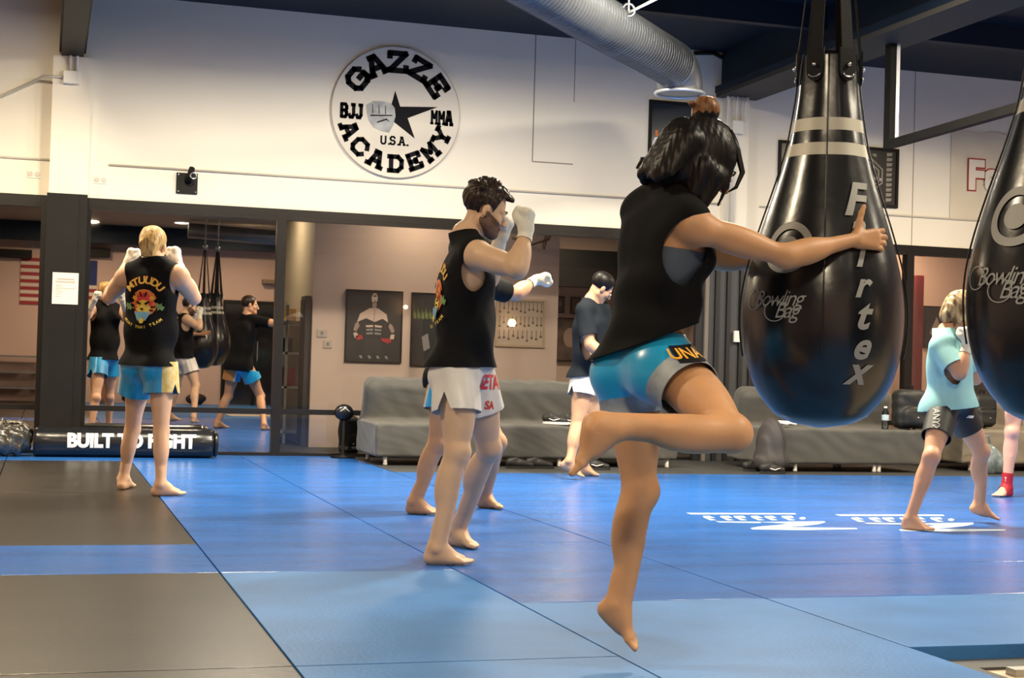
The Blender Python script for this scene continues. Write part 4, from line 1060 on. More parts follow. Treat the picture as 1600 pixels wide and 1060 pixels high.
# plastic-wrapped bag at the far left
cx = WY(20, 695, 14.3)[0]-.14
r = empty('wrapped_bag', (cx, yb, 0), 'crumpled clear-plastic-wrapped black bag at the far left of the floor', 'bag')
sd = SDF(); sd.cone([cx-.42, yb, .15], [cx+.16, yb, .145], .135, .140, .03)
fd = folds([1, .2, .1], 60, .010, 3, 1.2); fd2 = folds([.2, .8, 1], 50, .010, 4, 1.2); sd.disp = lambda q: fd(q)+fd2(q)
V, F = sd.mesh(.009, zmin=.0)
PLASTIC = mat('crumpled clear wrap over black', (.035, .035, .032), .14, spec=.9, coat=.6, bump=.6, bscale=25, bdist=.03)
np_mesh('wrapping', V, F, PLASTIC, r)
b = BM(); tube(b, [(cx+.02+.0*math.cos(a), yb+.150*math.cos(a), .15+.150*math.sin(a)) for a in np.linspace(0, 6.283, 30)], .006, 5, cap=False); obj('tape', b, WHITE_PLASTIC, r)

# ------------------------------------------------------------------ covered sofas
def sofa(x0, x1, yf, lab, zs=.42, zb=.80, left_slope=.22, seed=1, m=GREY_COVER, legs=(0.03, .5, .97), splits=2):
    r = empty('covered_sofa', ((x0+x1)/2, yf+.45, 0), lab, 'sofa', 'covered sofas before the glass')
    w_ = (x1-x0)/2; cxx = (x0+x1)/2
    sd = SDF()
    sd.rbox([cxx, yf+.45, (zs+.075)/2], [w_, .45, (zs-.075)/2], .022, k=.02)
    T = Matrix.Rotation(math.radians(-13), 3, 'X'); frm = np.array(T.to_3x3())
    sd.rbox([cxx+.01, yf+.80, (zb+.12)/2], [w_-.02, .13, (zb-.12)/2], .09, frm, k=.05)
    f1 = folds([.25, .2, 1], 22, .003, seed, .8); f2 = folds([.8, .3, .6], 20, .003, seed+1, .9); f3 = folds([.4, -.4, .9], 55, .0015, seed+5, 1.0)
    sd.disp = lambda p: f1(p)+f2(p)*(1+1.2*(p[:, 2] > zs-.02))+f3(p)
    V, F = sd.mesh(.013, zmin=.075); np_mesh('cover', V, F, m, r, smooth_it=2)
    for t in legs:
        for y in (yf+.06, yf+.84):
            b = BM(); lathe(b, [(0, 0), (.016, 0), (.022, .008), (.018, .03), (.022, .09), (0, .09)], x0+(x1-x0)*t, y, 14); obj('leg', b, WHITE_PLASTIC, r)
    return r
A = FLR(597, 728); B_ = FLR(962, 731)
sofa(A[0]-.06, WY(1062, 660, A[1])[0], A[1]+.02, 'long sofa under a charcoal stretch cover behind the fighters, left of centre', zs=WY(620, 662, A[1])[2], zb=.80, seed=2, legs=(.035, .60, .97))
A2 = FLR(1250, 738)
sofa(WY(1200, 700, A2[1])[0], WY(1452, 700, A2[1])[0], A2[1]+.02, 'sofa under a charcoal stretch cover below the big hanging bag', zs=WY(1300, 671, A2[1])[2], zb=.80, seed=9, legs=(.19, .68, .71))
A3 = FLR(1560, 730)
sofa(WY(1500, 700, 13.5)[0], 11.6, 13.45, 'olive tan sofa at the right edge behind the red ankle support', zs=.42, zb=.76, seed=14, m=TAN_COVER, legs=(.05, .95))
# charcoal cloth bunched at the right sofa's left corner
sd = SDF(); q = WY(1218, 680, A2[1]+.1); sd.ell([q[0]-.12, q[1]-.06, .26], [.13, .17, .25], k=.05); sd.ell([q[0]-.13, q[1]-.08, .10], [.16, .17, .11], k=.08); sd.disp = folds([1, .1, .25], 55, .014, 33, 1.3)
V, F = sd.mesh(.012, zmin=.0); tag(np_mesh('folded_cloth', V, F, mat('dark grey jacket cloth', (.045, .04, .042), .7), None), 'dark grey jacket bunched over the left corner of the sofa below the hanging bag', 'jacket')
sd = SDF(); q = WY(1232, 672, A2[1]+.08); zt = WY(1238, 671, A2[1])[2]
sd.rbox([q[0]+.04, q[1]+.14, .460], [.10, .05, .016], .012, k=.01); sd.disp = folds([1, .5, .2], 70, .008, 12)
V, F = sd.mesh(.007); tag(np_mesh('towel', V, F, WHITE_INK, None), 'small crumpled white towel on the sofa corner under the hanging bag', 'towel')

# ------------------------------------------------------------------ shoes
def shoe(c, ang, L=.27, col=None, sole=None, accent=None, parent=None, swoosh=True):
    M = Matrix.Translation(Vector([float(v) for v in c])) @ Matrix.Rotation(ang, 4, 'Z')
    R3 = np.array(M.to_3x3()).T; g = lambda x, y, z: np.array((M @ Vector((x, y, z)))[:])
    sd = SDF(); sd.cone(g(-.10, 0, .050), g(.0, 0, .045), .036, .036, .03); sd.cone(g(.0, 0, .045), g(.10, .005, .032), .038, .026, .03); sd.cone(g(-.10, 0, .06), g(-.05, 0, .085), .030, .030, .02)
    sd.ell(g(-.065, 0, .118), [.045, .024, .03], R3, .01, 'sub')
    V, F = sd.mesh(.006, zmin=c[2]+.018); np_mesh('upper', V, F, col, parent, smooth_it=1)
    b = BM(); out = []
    for a in np.linspace(0, 2*math.pi, 25)[:-1]:
        x = .135*math.cos(a); y = .040*math.sin(a)*(1+.12*math.cos(a)); out.append((x, y))
    prism(b, out, 0, .022)
    for v in b.verts: v.co = M @ v.co
    obj('sole', b, sole, parent)
    if swoosh:
        for q_ in (-1, 1):
            b = BM(); tube(b, [g(-.05, q_*.038, .05), g(.0, q_*.040, .036), (g(.06, q_*.036, .052))], [.004, .008, .003], 6); obj('side_mark', b, accent, parent)
SH_BLK = mat('black shoe mesh', (.012, .012, .012), .6); SH_WHITE = mat('white shoe', (.7, .68, .66), .5); SH_RED = mat('dull red shoe trim', (.35, .06, .06), .5)
def shoe_obj(c, ang, lab, col, sole, accent, grp, **k):
    r = empty('shoe', c, lab, 'shoe', grp); shoe(c, ang, col=col, sole=sole, accent=accent, parent=r, **k)
zt = WY(620, 662, A[1])[2]+.012
for px, lab, ac in ((868, 'left black and white running shoe on the seat of the left sofa, red inside', SH_RED), (893, 'right black and white running shoe on the seat of the left sofa', SH_WHITE)):
    q = WY(px, 657, A[1]+.18); shoe_obj((q[0], q[1], zt), -.75, lab, SH_BLK, SH_WHITE, SH_WHITE, 'running shoes on the left sofa')
for px, lab in ((808, 'black slip-on shoe under the left sofa, left of its pair'), (838, 'black slip-on shoe under the left sofa, right of its pair')):
    q = FLR(px, 731); shoe_obj((q[0], q[1]-.10, .0), -.15, lab, SH_BLK, SH_BLK, SH_BLK, 'black shoes under the left sofa', swoosh=False)
q = FLR(930, 734); shoe_obj((q[0], q[1]-.02, 0), -.2, 'black sneaker with white side stripes on the floor behind the bare feet by the sofa', SH_BLK, SH_BLK, SH_WHITE, None)
q = FLR(1170, 735); shoe_obj((q[0], q[1]-.12, 0), .2, 'dark sandal-like shoe on the dark floor left of the right sofa', SH_BLK, SH_BLK, SH_BLK, None, swoosh=False)
q = FLR(1200, 739); shoe_obj((q[0], q[1]-.10, 0), 0, 'black shoe with a small pale mark at the right sofa\'s left corner', SH_BLK, SH_BLK, SH_WHITE, None)

# ------------------------------------------------------------------ things on and by the right sofa
zt2 = WY(1300, 671, A2[1])[2]+.006
q = WY(1383, 668, A2[1]+.15); r = empty('water_bottle', (q[0], q[1], zt2), 'clear plastic water bottle with pale label on the sofa beside the backpack', 'bottle')
BOT = glassmat('clear plastic bottle', (.80, .88, .90)); b = BM(); lathe(b, [(0, 0), (.032, 0), (.034, .02), (.031, .06), (.034, .12), (.032, .16), (.018, .19), (.014, .205)], q[0], q[1], 20)
for v in b.verts: v.co.z += zt2
obj('bottle', b, BOT, r, smooth=True)
b = BM(); lathe(b, [(.0345, .085), (.0355, .09), (.0355, .135), (.0345, .14)], q[0], q[1], 20)
for v in b.verts: v.co.z += zt2
obj('label_band', b, mat('bottle label', (.45, .58, .66), .4), r)
b = BM(); lathe(b, [(.016, .205), (.017, .207), (.017, .222), (0, .224)], q[0], q[1], 16)
for v in b.verts: v.co.z += zt2
obj('cap', b, WHITE_PLASTIC, r)
q = WY(1420, 668, A2[1]+.22)
def backpack(q, z0, w_, h, dp, lab, m, seed):
    r = empty('backpack', (q[0], q[1], z0), lab, 'backpack'); sd = SDF()
    sd.rbox([q[0], q[1], z0+h*.48], [w_/2, dp/2, h*.46], .07, k=.05); sd.rbox([q[0], q[1]-dp*.45, z0+h*.30], [w_*.38, .05, h*.22], .04, k=.02)
    sd.disp = folds([.3, .2, 1], 30, .006, seed); V, F = sd.mesh(.009, zmin=z0); np_mesh('pack', V, F, m, r, smooth_it=1)
    b = BM(); tube(b, [(q[0]-.03, q[1], z0+h*.93), (q[0]-.025, q[1]-.01, z0+h*1.03), (q[0]+.025, q[1]-.01, z0+h*1.03), (q[0]+.03, q[1], z0+h*.93)], .007, 6); obj('carry_handle', b, STRAP, r)
    b = BM(); tube(b, [(q[0]-w_*.32, q[1]-dp*.5-.035, z0+h*.52), (q[0], q[1]-dp*.5-.045, z0+h*.56), (q[0]+w_*.32, q[1]-dp*.5-.035, z0+h*.52)], .004, 5); obj('zip', b, STRAP, r)
    b = BM(); bmesh.ops.create_icosphere(b, subdivisions=2, radius=.012, matrix=Matrix.Translation((q[0]+.02, q[1]-dp*.45-.05, z0+h*.28))); obj('badge', b, CHROME, r)
    return r
BAGM = mat('black nylon', (.014, .015, .015), .55, bump=.2, bscale=80)
backpack(q, zt2, .34, .42, .2, 'black backpack leaning on the right sofa left of the child', BAGM, 4)
backpack(FLR(548, 712)+V3(0, .12, 0), 0.0, .20, .42, .22, 'dark upright bag on the floor between the glass and the left sofa', BAGM, 7)
q = WY(1545, 585, 13.9); 
backpack(V3(q[0]-.05, 13.95, 0), .43, .30, .38, .2, 'black bag on the tan sofa right of the child', BAGM, 8)
# plastic bag with bottles under the child
q = FLR(1512, 736)-V3(0, .12, 0); r = empty('plastic_bag', (q[0], q[1]-.2, 0), 'pale translucent plastic bag of bottles on the floor behind the child', 'bag')
sd = SDF(); sd.ell([q[0], q[1]-.2, .13], [.17, .13, .16], k=.03); sd.ell([q[0]+.12, q[1]-.2, .08], [.12, .11, .10], k=.05); a_ = folds([1, .3, .6], 50, .014, 2, 1.3); sd.disp = a_
V, F = sd.mesh(.008, zmin=.0); np_mesh('film', V, F, mat('crinkled pale plastic', (.28, .34, .36), .2, spec=.8, coat=.5, col2=(.10, .14, .14), vscale=16), r)
b = BM(); tube(b, [(q[0]-.05, q[1]-.2, .27), (q[0]-.08, q[1]-.2, .36), (q[0]+.02, q[1]-.2, .38), (q[0]+.04, q[1]-.2, .27)], .010, 6); obj('handle', b, MATS['crinkled pale plastic'], r)
# round black lidded thing in the corner left of the sofa
q = WY(540, 645, W-.12); r = empty('kettlebell', (q[0], W-.14, .455) , 'small black round-topped bag resting on the glass rail left of the sofa', 'bag') if False else None
q = FLR(536, 716); q = V3(WY(538, 650, 14.6)[0], 14.62, 0)
r = empty('punch_mitt_stand', q, 'black round-headed stand in the corner between glass and left sofa', 'stand')
b = BM(); lathe(b, [(0, 0), (.12, 0), (.12, .015), (.018, .03), (.015, .36), (0, .36)], q[0], q[1], 24); obj('foot', b, BLACK_PAINT, r)
sd = SDF(); sd.ell([q[0], q[1], .44], [.095, .045, .080]); V, F = sd.mesh(.006); np_mesh('pad', V, F, LEATHER, r)
b = BM(); tube(b, [(q[0]-.045, q[1]-.046, .45), (q[0], q[1]-.050, .485), (q[0]+.045, q[1]-.046, .45)], .006, 6); obj('handle', b, WHITE_PLASTIC, r)

# dark folding partition between column and lobby, with a door pull
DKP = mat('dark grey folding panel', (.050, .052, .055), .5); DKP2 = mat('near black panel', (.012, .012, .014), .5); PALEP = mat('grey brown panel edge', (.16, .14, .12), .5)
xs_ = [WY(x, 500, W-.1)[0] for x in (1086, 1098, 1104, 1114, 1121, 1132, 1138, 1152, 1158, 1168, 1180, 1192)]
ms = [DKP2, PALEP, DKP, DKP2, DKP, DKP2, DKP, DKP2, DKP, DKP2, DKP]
r = empty('folding_partition', (xs_[5], W-.1, 0), 'dark grey folding partition of upright panels at the glass behind the kneeing one', 'partition')
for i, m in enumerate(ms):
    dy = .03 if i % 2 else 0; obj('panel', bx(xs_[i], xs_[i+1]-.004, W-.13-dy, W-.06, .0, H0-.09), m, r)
c = WY(1151, 526, W-.17); obj('door_pull', bx(c[0]-.035, c[0]+.035, W-.19, W-.16, c[2]-.06, c[2]+.06), WHITE_PLASTIC, r, bevel=.004)

# ------------------------------------------------------------------ lobby behind the glass
CANV = mat('canvas black', (.010, .009, .009), .5)
# portrait-style poster: plain boxer figure, red gloves (generic)
r, art, wv, hv = picture('framed_poster', 'black poster of a bare-chested boxer with red gloves on the lobby wall', 541, 452, 626, 568, YP, BLACK_PAINT, CANV, fw=.012, depth=.035)
FSK = mat('printed skin light', (.55, .40, .34), .6); FSK2 = mat('printed skin mid', (.30, .20, .17), .6); GREYP = mat('printed grey', (.22, .20, .20), .6)
def ap(pts, m, nm='print_shape', lift=0): art(poly2d(pts), nm, m, lift)
ap([(-.09, .66), (.08, .66), (.11, .80), (.06, .92), (-.05, .92), (-.11, .80)], FSK, lift=.0)
ap([(-.07, .50), (.07, .50), (.08, .68), (-.08, .68)], FSK2)
ap([(-.50, .34), (-.16, .50), (.14, .50), (.44, .34), (.50, .12), (.30, .22), (.02, .12), (-.28, .22), (-.60, .10)], FSK)
ap([(-.04, .86), (.06, .86), (.06, .82), (-.04, .82)], CANV, lift=.002); ap([(-.02, .72), (.05, .72), (.04, .70), (-.01, .70)], CANV, lift=.002)
ap([(-.012, .48), (.02, .48), (.02, .14), (-.005, .14)], FSK2, lift=.002)
for k in range(3): ap([(-.30+.02*k, .02-.10*k), (-.03, .04-.10*k), (-.03, -.02-.10*k), (-.26, -.03-.10*k)], GREYP if k else FSK, lift=.001); ap([(.03, .04-.10*k), (.30-.02*k, .02-.10*k), (.26, -.03-.10*k), (.03, -.02-.10*k)], GREYP if k else FSK, lift=.001)
ap([(-.66, .06), (-.56, .12), (-.50, -.0), (-.62, -.16), (-.72, -.12)], FSK2); ap([(.56, .10), (.66, .04), (.74, -.12), (.64, -.18), (.52, .0)], FSK2)
ap([(-.72, -.20), (-.60, -.18), (-.52, -.28), (-.66, -.34)], FSK); ap([(.74, -.20), (.60, -.22), (.58, -.34), (.72, -.34)], FSK)
ap([(-.64, -.28), (-.42, -.24), (-.36, -.34), (-.56, -.40)], RED); ap([(.26, -.32), (.56, -.32), (.66, -.40), (.52, -.46), (.30, -.40)], RED)
ap([(-.30, -.36), (.26, -.36), (.32, -.80), (.05, -.74), (-.32, -.82)], mat('printed shorts', (.02, .018, .02), .4))
for k in range(4): ap([(-.5+.3*k, -.82), (-.42+.3*k, -.80), (-.36+.3*k, -.88), (-.44+.3*k, -.90)], GREYP)
r, art, wv, hv = picture('framed_poster', 'black poster with a pale green scrawl on the lobby wall, behind the bearded one', 643, 457, 716, 574, YP, BLACK_PAINT, CANV, fw=.012, depth=.035)
GR = mat('printed moss green', (.14, .17, .05), .6)
for k in range(9): ap([(-.92+.16*k, .40-.03*(k % 3)), (-.88+.16*k, .58+.05*(k % 2)), (-.84+.16*k, .42), (-.80+.16*k, .50), (-.79+.16*k, .28), (-.90+.16*k, .30)], GR)
ap([(-.55, -.2), (-.3, -.1), (-.2, -.5), (-.45, -.6)], GREYP)
# frame of medals and keys
r, art, wv, hv = picture('medal_display', 'pale framed display of hanging medals on the lobby wall, right of the extended fist', 775, 466, 850, 544, YP, mat('pale oak frame', (.42, .30, .20), .6), mat('display backing', (.45, .36, .29), .7), fw=.025, depth=.03, cat='display')
MEDM = mat('dark bronze medal', (.10, .07, .05), .4, metal=.4); RIB = mat('ribbon brown', (.20, .13, .10), .7)
for row, (n_, y0_) in enumerate(((11, .86), (11, .28), (10, -.30))):
    for k in range(n_):
        x = -.84+1.68*k/(n_-1); L_ = .18+.22*random.Random(k+row*20).random()
        art(poly2d([(x-.022, y0_), (x+.022, y0_), (x+.016, y0_-L_), (x-.016, y0_-L_)]), 'ribbon', RIB); art(disc2d(.05, 12, x, y0_-L_-.05), 'medal', MEDM, .001)
# small wall plates
for (x, y, w_, lab) in ((503, 521, .055, 'upper pale wall plate on the lobby wall left of the boxer poster'), (512, 538, .045, 'lower pale wall plate on the lobby wall left of the boxer poster')):
    c = WY(x, y, YP); rr_ = empty('wall_plate', (c[0], YP, c[2]), lab, 'wall plate', 'wall plates'); obj('plate', bx(c[0]-w_, c[0]+w_, YP-.012, YP, c[2]-.042, c[2]+.042), mat('plate beige', (.45, .38, .33), .5) if 'plate beige' not in MATS else MATS['plate beige'], rr_, bevel=.003); obj('switch', bx(c[0]-.012, c[0]+.012, YP-.020, YP-.012, c[2]-.012, c[2]+.018), GREYP, rr_)
# looped strap hanging near the header
b = BM(); tube(b, [WY(800, 372, YP-.1), WY(830, 383, YP-.1), WY(858, 374, YP-.1), WY(862, 363, YP-.1)], .012, 8); tube(b, [WY(857, 366, YP-.1), WY(850, 390, YP-.1), WY(848, 386, YP-.1), WY(853, 366, YP-.1)], .008, 6)
tag(obj('wall_strap', b, mat('brown leather', (.10, .06, .03), .6)), 'brown looped strap hanging across the top of the lobby wall above the medal display', 'strap')
for (x0_, y0_, x1_, y1_, lab) in ((868, 463, 881, 490, 'small dark framed photo in the recess, left of the other small one'), (891, 464, 915, 492, 'small dark framed photo in the recess beside the navy-shirted one'), (868, 496, 912, 566, 'large dark framed picture with a pale round figure, low in the lobby recess')):
    r, art, wv, hv = picture('framed_photo', lab, x0_, y0_, x1_, y1_, 18.88, BLACK_PAINT, mat('photo print brown', (.12, .08, .06), .5, col2=(.03, .022, .02), vscale=7) if 'photo print brown' not in MATS else MATS['photo print brown'], fw=.02, depth=.03, cat='framed photo', group='framed photos in the lobby recess')
    art(disc2d(.45 if 'large' in lab else .3, 20, 0, .1), 'print_figure', FSK2, .0)
# white rack and dark cabinet on the side wall behind the mullion
c = WY(462, 600, 17.3); r = empty('display_rack', (xa-.12, 17.4, 0), 'narrow white rack with small items against the yellowish lobby side wall', 'rack')
RACKM = mat('rack off white', (.42, .40, .34), .6); DARKI = mat('dark item', (.03, .025, .022), .5)
for y in (16.9, 17.9): obj('post', bx(xa-.20, xa-.17, y, y+.04, 0, 1.55), RACKM, r)
for z in (.12, .62, 1.0, 1.35): obj('shelf', bx(xa-.24, xa-.01, 16.9, 17.94, z, z+.025), RACKM, r)
def rack_item(y, z, w_, h, m, lab, cat='box'):
    o = obj('boxed_item', bx(xa-.19, xa-.06, y, y+w_, z+.027, z+.027+h), m, bevel=.006); tag(o, lab, cat, 'items on the lobby rack')
rack_item(17.0, .62, .16, .20, RED, 'red box on the second shelf of the white lobby rack'); rack_item(17.3, 1.0, .18, .16, DARKI, 'dark box on the third shelf of the white lobby rack')
rack_item(17.55, .62, .20, .22, WHITE_PLASTIC, 'white box on the second shelf of the white lobby rack'); rack_item(17.1, 1.35, .22, .14, GOLD, 'yellow box on the top shelf of the white lobby rack')
obj_c = empty('dark_cabinet', (xa-.1, 16.62, 0), 'tall near-black cabinet by the corner of the lobby wall', 'cabinet')
obj('body', bx(xa-.07, xa-.005, 16.42, 16.70, 0, WY(484, 463, 16.5)[2]), DKP2, obj_c, bevel=.004); obj('door', bx(xa-.08, xa-.072, 16.44, 16.68, .05, 1.6), BLACK_PAINT, obj_c)
# right part of the lobby: red post and dark gym gear
c = WY(1437, 520, 16.2); r = empty('padded_post', (c[0], 16.3, 0), 'tall dull red padded post behind the glass left of the child', 'post')
zt_ = WY(1437, 430, 16.2)[2]
obj('pad', bx(c[0]-.05, c[0]+.05, 16.2, 16.32, .45, zt_), mat('dull red vinyl', (.16, .012, .015), .4), r, bevel=.02); obj('base', bx(c[0]-.12, c[0]+.12, 16.1, 16.4, 0, .05), BLACK_PAINT, r); obj('core', bx(c[0]-.02, c[0]+.02, 16.24, 16.28, .05, .45), BLACK_PAINT, r)
c = WY(1455, 480, 16.88); x2 = WY(1478, 480, 16.88)[0]; c0_ = WY(1444, 480, 16.88)
r, art, wv, hv = picture('framed_poster', 'dark framed poster on the salmon wall, behind the child\'s shoulder', 1443, 478, 1478, 545, 16.9, BLACK_PAINT, CANV, fw=.02)
ap([(-.5, -.3), (.1, .5), (.6, -.2), (.2, -.6)], FSK2)
q = WY(1545, 600, 15.6); r = empty('gym_bench', (q[0], 15.7, 0), 'dark gym bench seen through the glass right of the child', 'bench')
obj('seat', bx(q[0]-.5, q[0]+.8, 15.5, 15.85, .40, .50), LEATHER, r, bevel=.02); obj('back_pad', bx(q[0]-.3, q[0]+.2, 15.8, 15.92, .5, .92), LEATHER, r, bevel=.02)
for dx in (-.4, .7): obj('leg', bx(q[0]+dx, q[0]+dx+.05, 15.6, 15.75, 0, .40), BLACK_PAINT, r)

# ------------------------------------------------------------------ rear of the room, seen in the reflective glass
def MX(px): return MY(px, 560, YB)[0]
x0_, x1_ = MX(346), MX(446)
r = empty('door_1', ((x0_+x1_)/2, YB, 0)); r['kind'] = 'structure'
DARKGL = mat('dark glass door', (.012, .012, .014), .06, spec=.6)
obj('frame', (lambda b: (box(b, x0_, x0_+.05, YB, YB+.08, 0, 2.12), box(b, x1_-.05, x1_, YB, YB+.08, 0, 2.12), box(b, x0_+.05, x1_-.05, YB, YB+.08, 2.06, 2.12), box(b, (x0_+x1_)/2-.03, (x0_+x1_)/2+.03, YB, YB+.07, 0, 2.06), b)[-1])(BM()), BLACK_PAINT, r)
obj('leaf', bx(x0_+.05, (x0_+x1_)/2-.03, YB+.01, YB+.04, .02, 2.06), DARKGL, r); obj('leaf', bx((x0_+x1_)/2+.03, x1_-.05, YB+.01, YB+.04, .02, 2.06), DARKGL, r)
obj('handle', bx((x0_+x1_)/2+.05, (x0_+x1_)/2+.07, YB+.04, YB+.08, .9, 1.3), CHROME, r)
# flag
fa, fb = MY(33, 402, YB+.03), MY(150, 480, YB+.03); fz1, fz0 = fa[2], MY(50, 476, YB+.03)[2]
r = empty('striped_flag', ((fa[0]+fb[0])/2, YB, fz0), 'red and white striped flag on the rear wall, seen reflected', 'flag')
FR_, FW_ = mat('flag red', (.30, .02, .03), .7), mat('flag white', (.62, .52, .45), .7)
for k in range(13): obj('stripe', bx(fa[0], fb[0], YB+.004, YB+.02, fz0+(fz1-fz0)*k/13, fz0+(fz1-fz0)*(k+1)/13-.001), FR_ if k % 2 == 0 else FW_, r)
obj('canton', bx(fb[0]-.55, fb[0], YB+.02, YB+.024, fz0+(fz1-fz0)*6/13, fz1), NAVY_INK if False else mat('flag blue', (.01, .02, .12), .7), r)
for a_, b_2, lab in ((-20, 50, 'black wall shelf above the reflected flag'), (138, 172, 'short black wall shelf right of the reflected flag')):
    u, v = MY(a_, 388, YB+.1), MY(b_2, 402, YB+.1); tag(obj('wall_shelf', bx(u[0], v[0], YB, YB+.2, u[2]-.16, u[2]), BLACK_PAINT), lab, 'shelf')
# potted palm by the rear wall
c = MY(158, 600, YB+.9); r = empty('potted_palm', (c[0], YB+.9, 0), 'spiky palm in a tall clay-coloured pot by the rear wall, seen reflected', 'plant')
b = BM(); lathe(b, [(0, 0), (.13, 0), (.16, .1), (.20, .45), (.19, .55), (.17, .55), (.16, .5), (0, .5)], c[0], YB+.9, 24); obj('pot', b, mat('clay', (.38, .16, .09), .6), r)
b = BM(); rs_ = random.Random(4)
for k in range(46):
    a = rs_.uniform(0, 6.28); e = rs_.uniform(.15, .55); h = rs_.uniform(.35, .62); t1 = np.array([c[0]+e*.35*math.cos(a), YB+.9+e*.35*math.sin(a), .5+h*.65]); t2 = np.array([c[0]+e*.8*math.cos(a), YB+.9+e*.8*math.sin(a), .5+h*(.95-e*.5)])
    tube(b, [(c[0], YB+.9, .48), t1, t2], [.010, .012, .002], 4)
obj('leaves', b, mat('palm green', (.13, .17, .05), .6), r)
# low bench with gear by the rear wall
u, v = MY(-40, 600, YB+.5)[0], MY(70, 600, YB+.5)[0]
r = empty('rear_shelf', ((u+v)/2, YB+.35, 0), 'low metal shelf with gear by the rear wall, seen reflected at far left', 'shelf')
for z in (.25, .55, .85): obj('board', bx(u, v, YB+.1, YB+.5, z, z+.03), STEEL, r)
for x in (u, v-.03): obj('post', bx(x, x+.03, YB+.1, YB+.13, 0, .9), STEEL, r); obj('post', bx(x, x+.03, YB+.47, YB+.5, 0, .9), STEEL, r)
for k, px in enumerate((170, 215, 345-30)):
    c = MY(px-10, 630, YB+.2); sd = SDF(); sd.ell([c[0], YB+.35, .12], [.20, .14, .12]); sd.disp = folds([1, 0, .4], 30, .01, k); V, F = sd.mesh(.02, zmin=0)
    tag(np_mesh('gear_bag', V, F, BAGM, None), ('dark gear bag by the rear wall near the palm', 'dark gear bag by the rear wall, middle one', 'dark gear bag by the rear wall next to the door')[k], 'bag', 'gear bags along the rear wall')
u, v = MY(410, 437, YB+.1), MY(452, 447, YB+.1); tag(obj('wall_shelf', bx(u[0], v[0]-.0, YB, YB+.22, u[2]-.08, u[2]), mat('tan board', (.2, .14, .09), .6)), 'small tan wall shelf above the reflected dark door', 'shelf')
# a second duct near the rear, and a round downlight
p0, p1_ = MY(372, 333, 1.2), MY(452, 362, 1.2)
b = BM(); e_ = np.array([p1_[0], 1.2, 3.05]); tube(b, [[p0[0]-.9, 1.2, 3.28], [p1_[0]-.05, 1.2, 3.22], [p1_[0]+.10, 1.2, 3.14], [p1_[0]+.14, 1.2, 2.98]], .14, 20)
tag(obj('air_duct', b, STEEL, smooth=True), 'smaller air duct under the rear soffit with a drooping end, seen reflected', 'duct')
c = MY(285, 337, .9)
dl = empty('downlight', (c[0], .9, 3.45), 'round glowing downlight in the rear soffit, seen reflected', 'lamp')
b = BM(); lathe(b, [(.0, 3.435), (.14, 3.435)], c[0], .9, 24); obj('lens', b, emis('lamp glow', (1, .9, .75), 14), dl)
b = BM(); lathe(b, [(.14, 3.43), (.17, 3.43), (.17, 3.46), (.14, 3.46)], c[0], .9, 24); obj('trim_ring', b, WHITE_PLASTIC, dl)
# wall lamps on the rear wall whose images glint in the clear glass
for px, py, rad, st, lab in ((800, 505, .085, 70, 'glowing globe lamp on the rear wall, glinting in the glass over the medal display'), (634, 480, .045, 45, 'small glowing globe lamp on the rear wall, glinting beside the boxer poster')):
    c = MY(px, py, YB+.18); r = empty('wall_lamp', (c[0], YB, c[2]), lab, 'lamp')
    b = BM(); bmesh.ops.create_uvsphere(b, u_segments=20, v_segments=14, radius=rad, matrix=Matrix.Translation((c[0], YB+.18, c[2]))); obj('globe', b, emis('globe glow %d' % px, (1, .72, .35), st), r, smooth=True)
    b = BM(); tube(b, [(c[0], YB, c[2]-rad-.05), (c[0], YB+.18, c[2]-rad-.05), (c[0], YB+.18, c[2]-rad+.005)], .012, 8); obj('arm', b, BLACK_PAINT, r)
Rh = nrm(np.array([math.cos(YAW), -math.sin(YAW), 0])); Ah = nrm(np.array([math.sin(YAW), math.cos(YAW), 0])); Zz = V3(0, 0, 1)
def D(r, a, u): return nrm(r*Rh+a*Ah+u*Zz)
def foot_at(heel, toe, sc=1.0, z=0, back=.062):
    h = FLR(*heel, z) if len(heel) == 2 else P(*heel); t = FLR(*toe, z) if len(toe) == 2 else P(*toe)
    d = nrm(t-h); return h+d*back*sc+Zz*.083*sc, d
def J(**k): return {a: (P(*b) if isinstance(b, tuple) else b) for a, b in k.items()}
SK_FAIR = skin('fair skin', (.68, .42, .27)); SK_LIGHT = skin('light skin', (.60, .40, .26)); SK_TAN = skin('tanned skin', (.50, .28, .16))
SK_BROWN = skin('warm brown skin', (.54, .29, .145)); SK_CHILD = skin('child skin', (.58, .31, .19)); SK_PINK = skin('pinkish skin', (.66, .38, .30)); SK_MED = skin('medium skin', (.52, .31, .19))
SATIN = mat('blue satin', (.0, .28, .60), .28, var=.35, vscale=3, stretch=(6, 6, 1), sheen=.3, spec=.7)
SATIN_BRIGHT = mat('bright blue satin', (.0, .33, .66), .3, var=.25, vscale=3, sheen=.3, spec=.6)
GREY_CLOTH = mat('grey satin band', (.26, .30, .34), .5, var=.2, vscale=20)
WHITE_SATIN = mat('white satin', (.66, .64, .60), .38, var=.06, vscale=8)
CREAM_PANEL = mat('gold and cream brocade', (.66, .58, .32), .5, col2=(.60, .40, .08), vscale=30)
NAVY_CLOTH = mat('navy cloth', (.01, .015, .07), .5); ORANGE_CLOTH = mat('ochre cloth', (.42, .2, .06), .5)
AQUA = mat('aqua cotton jersey', (.28, .56, .58), .8, var=.06, vscale=6, bump=.1, bscale=150)
BLACK_SHORT = mat('black compression cloth', (.012, .012, .012), .5)
BRA = mat('slate blue sports bra', (.055, .075, .105), .6)
REDSUP = mat('red ankle support', (.42, .010, .025), .6); PINKSHIRT = mat('pink jersey', (.5, .25, .3), .7)
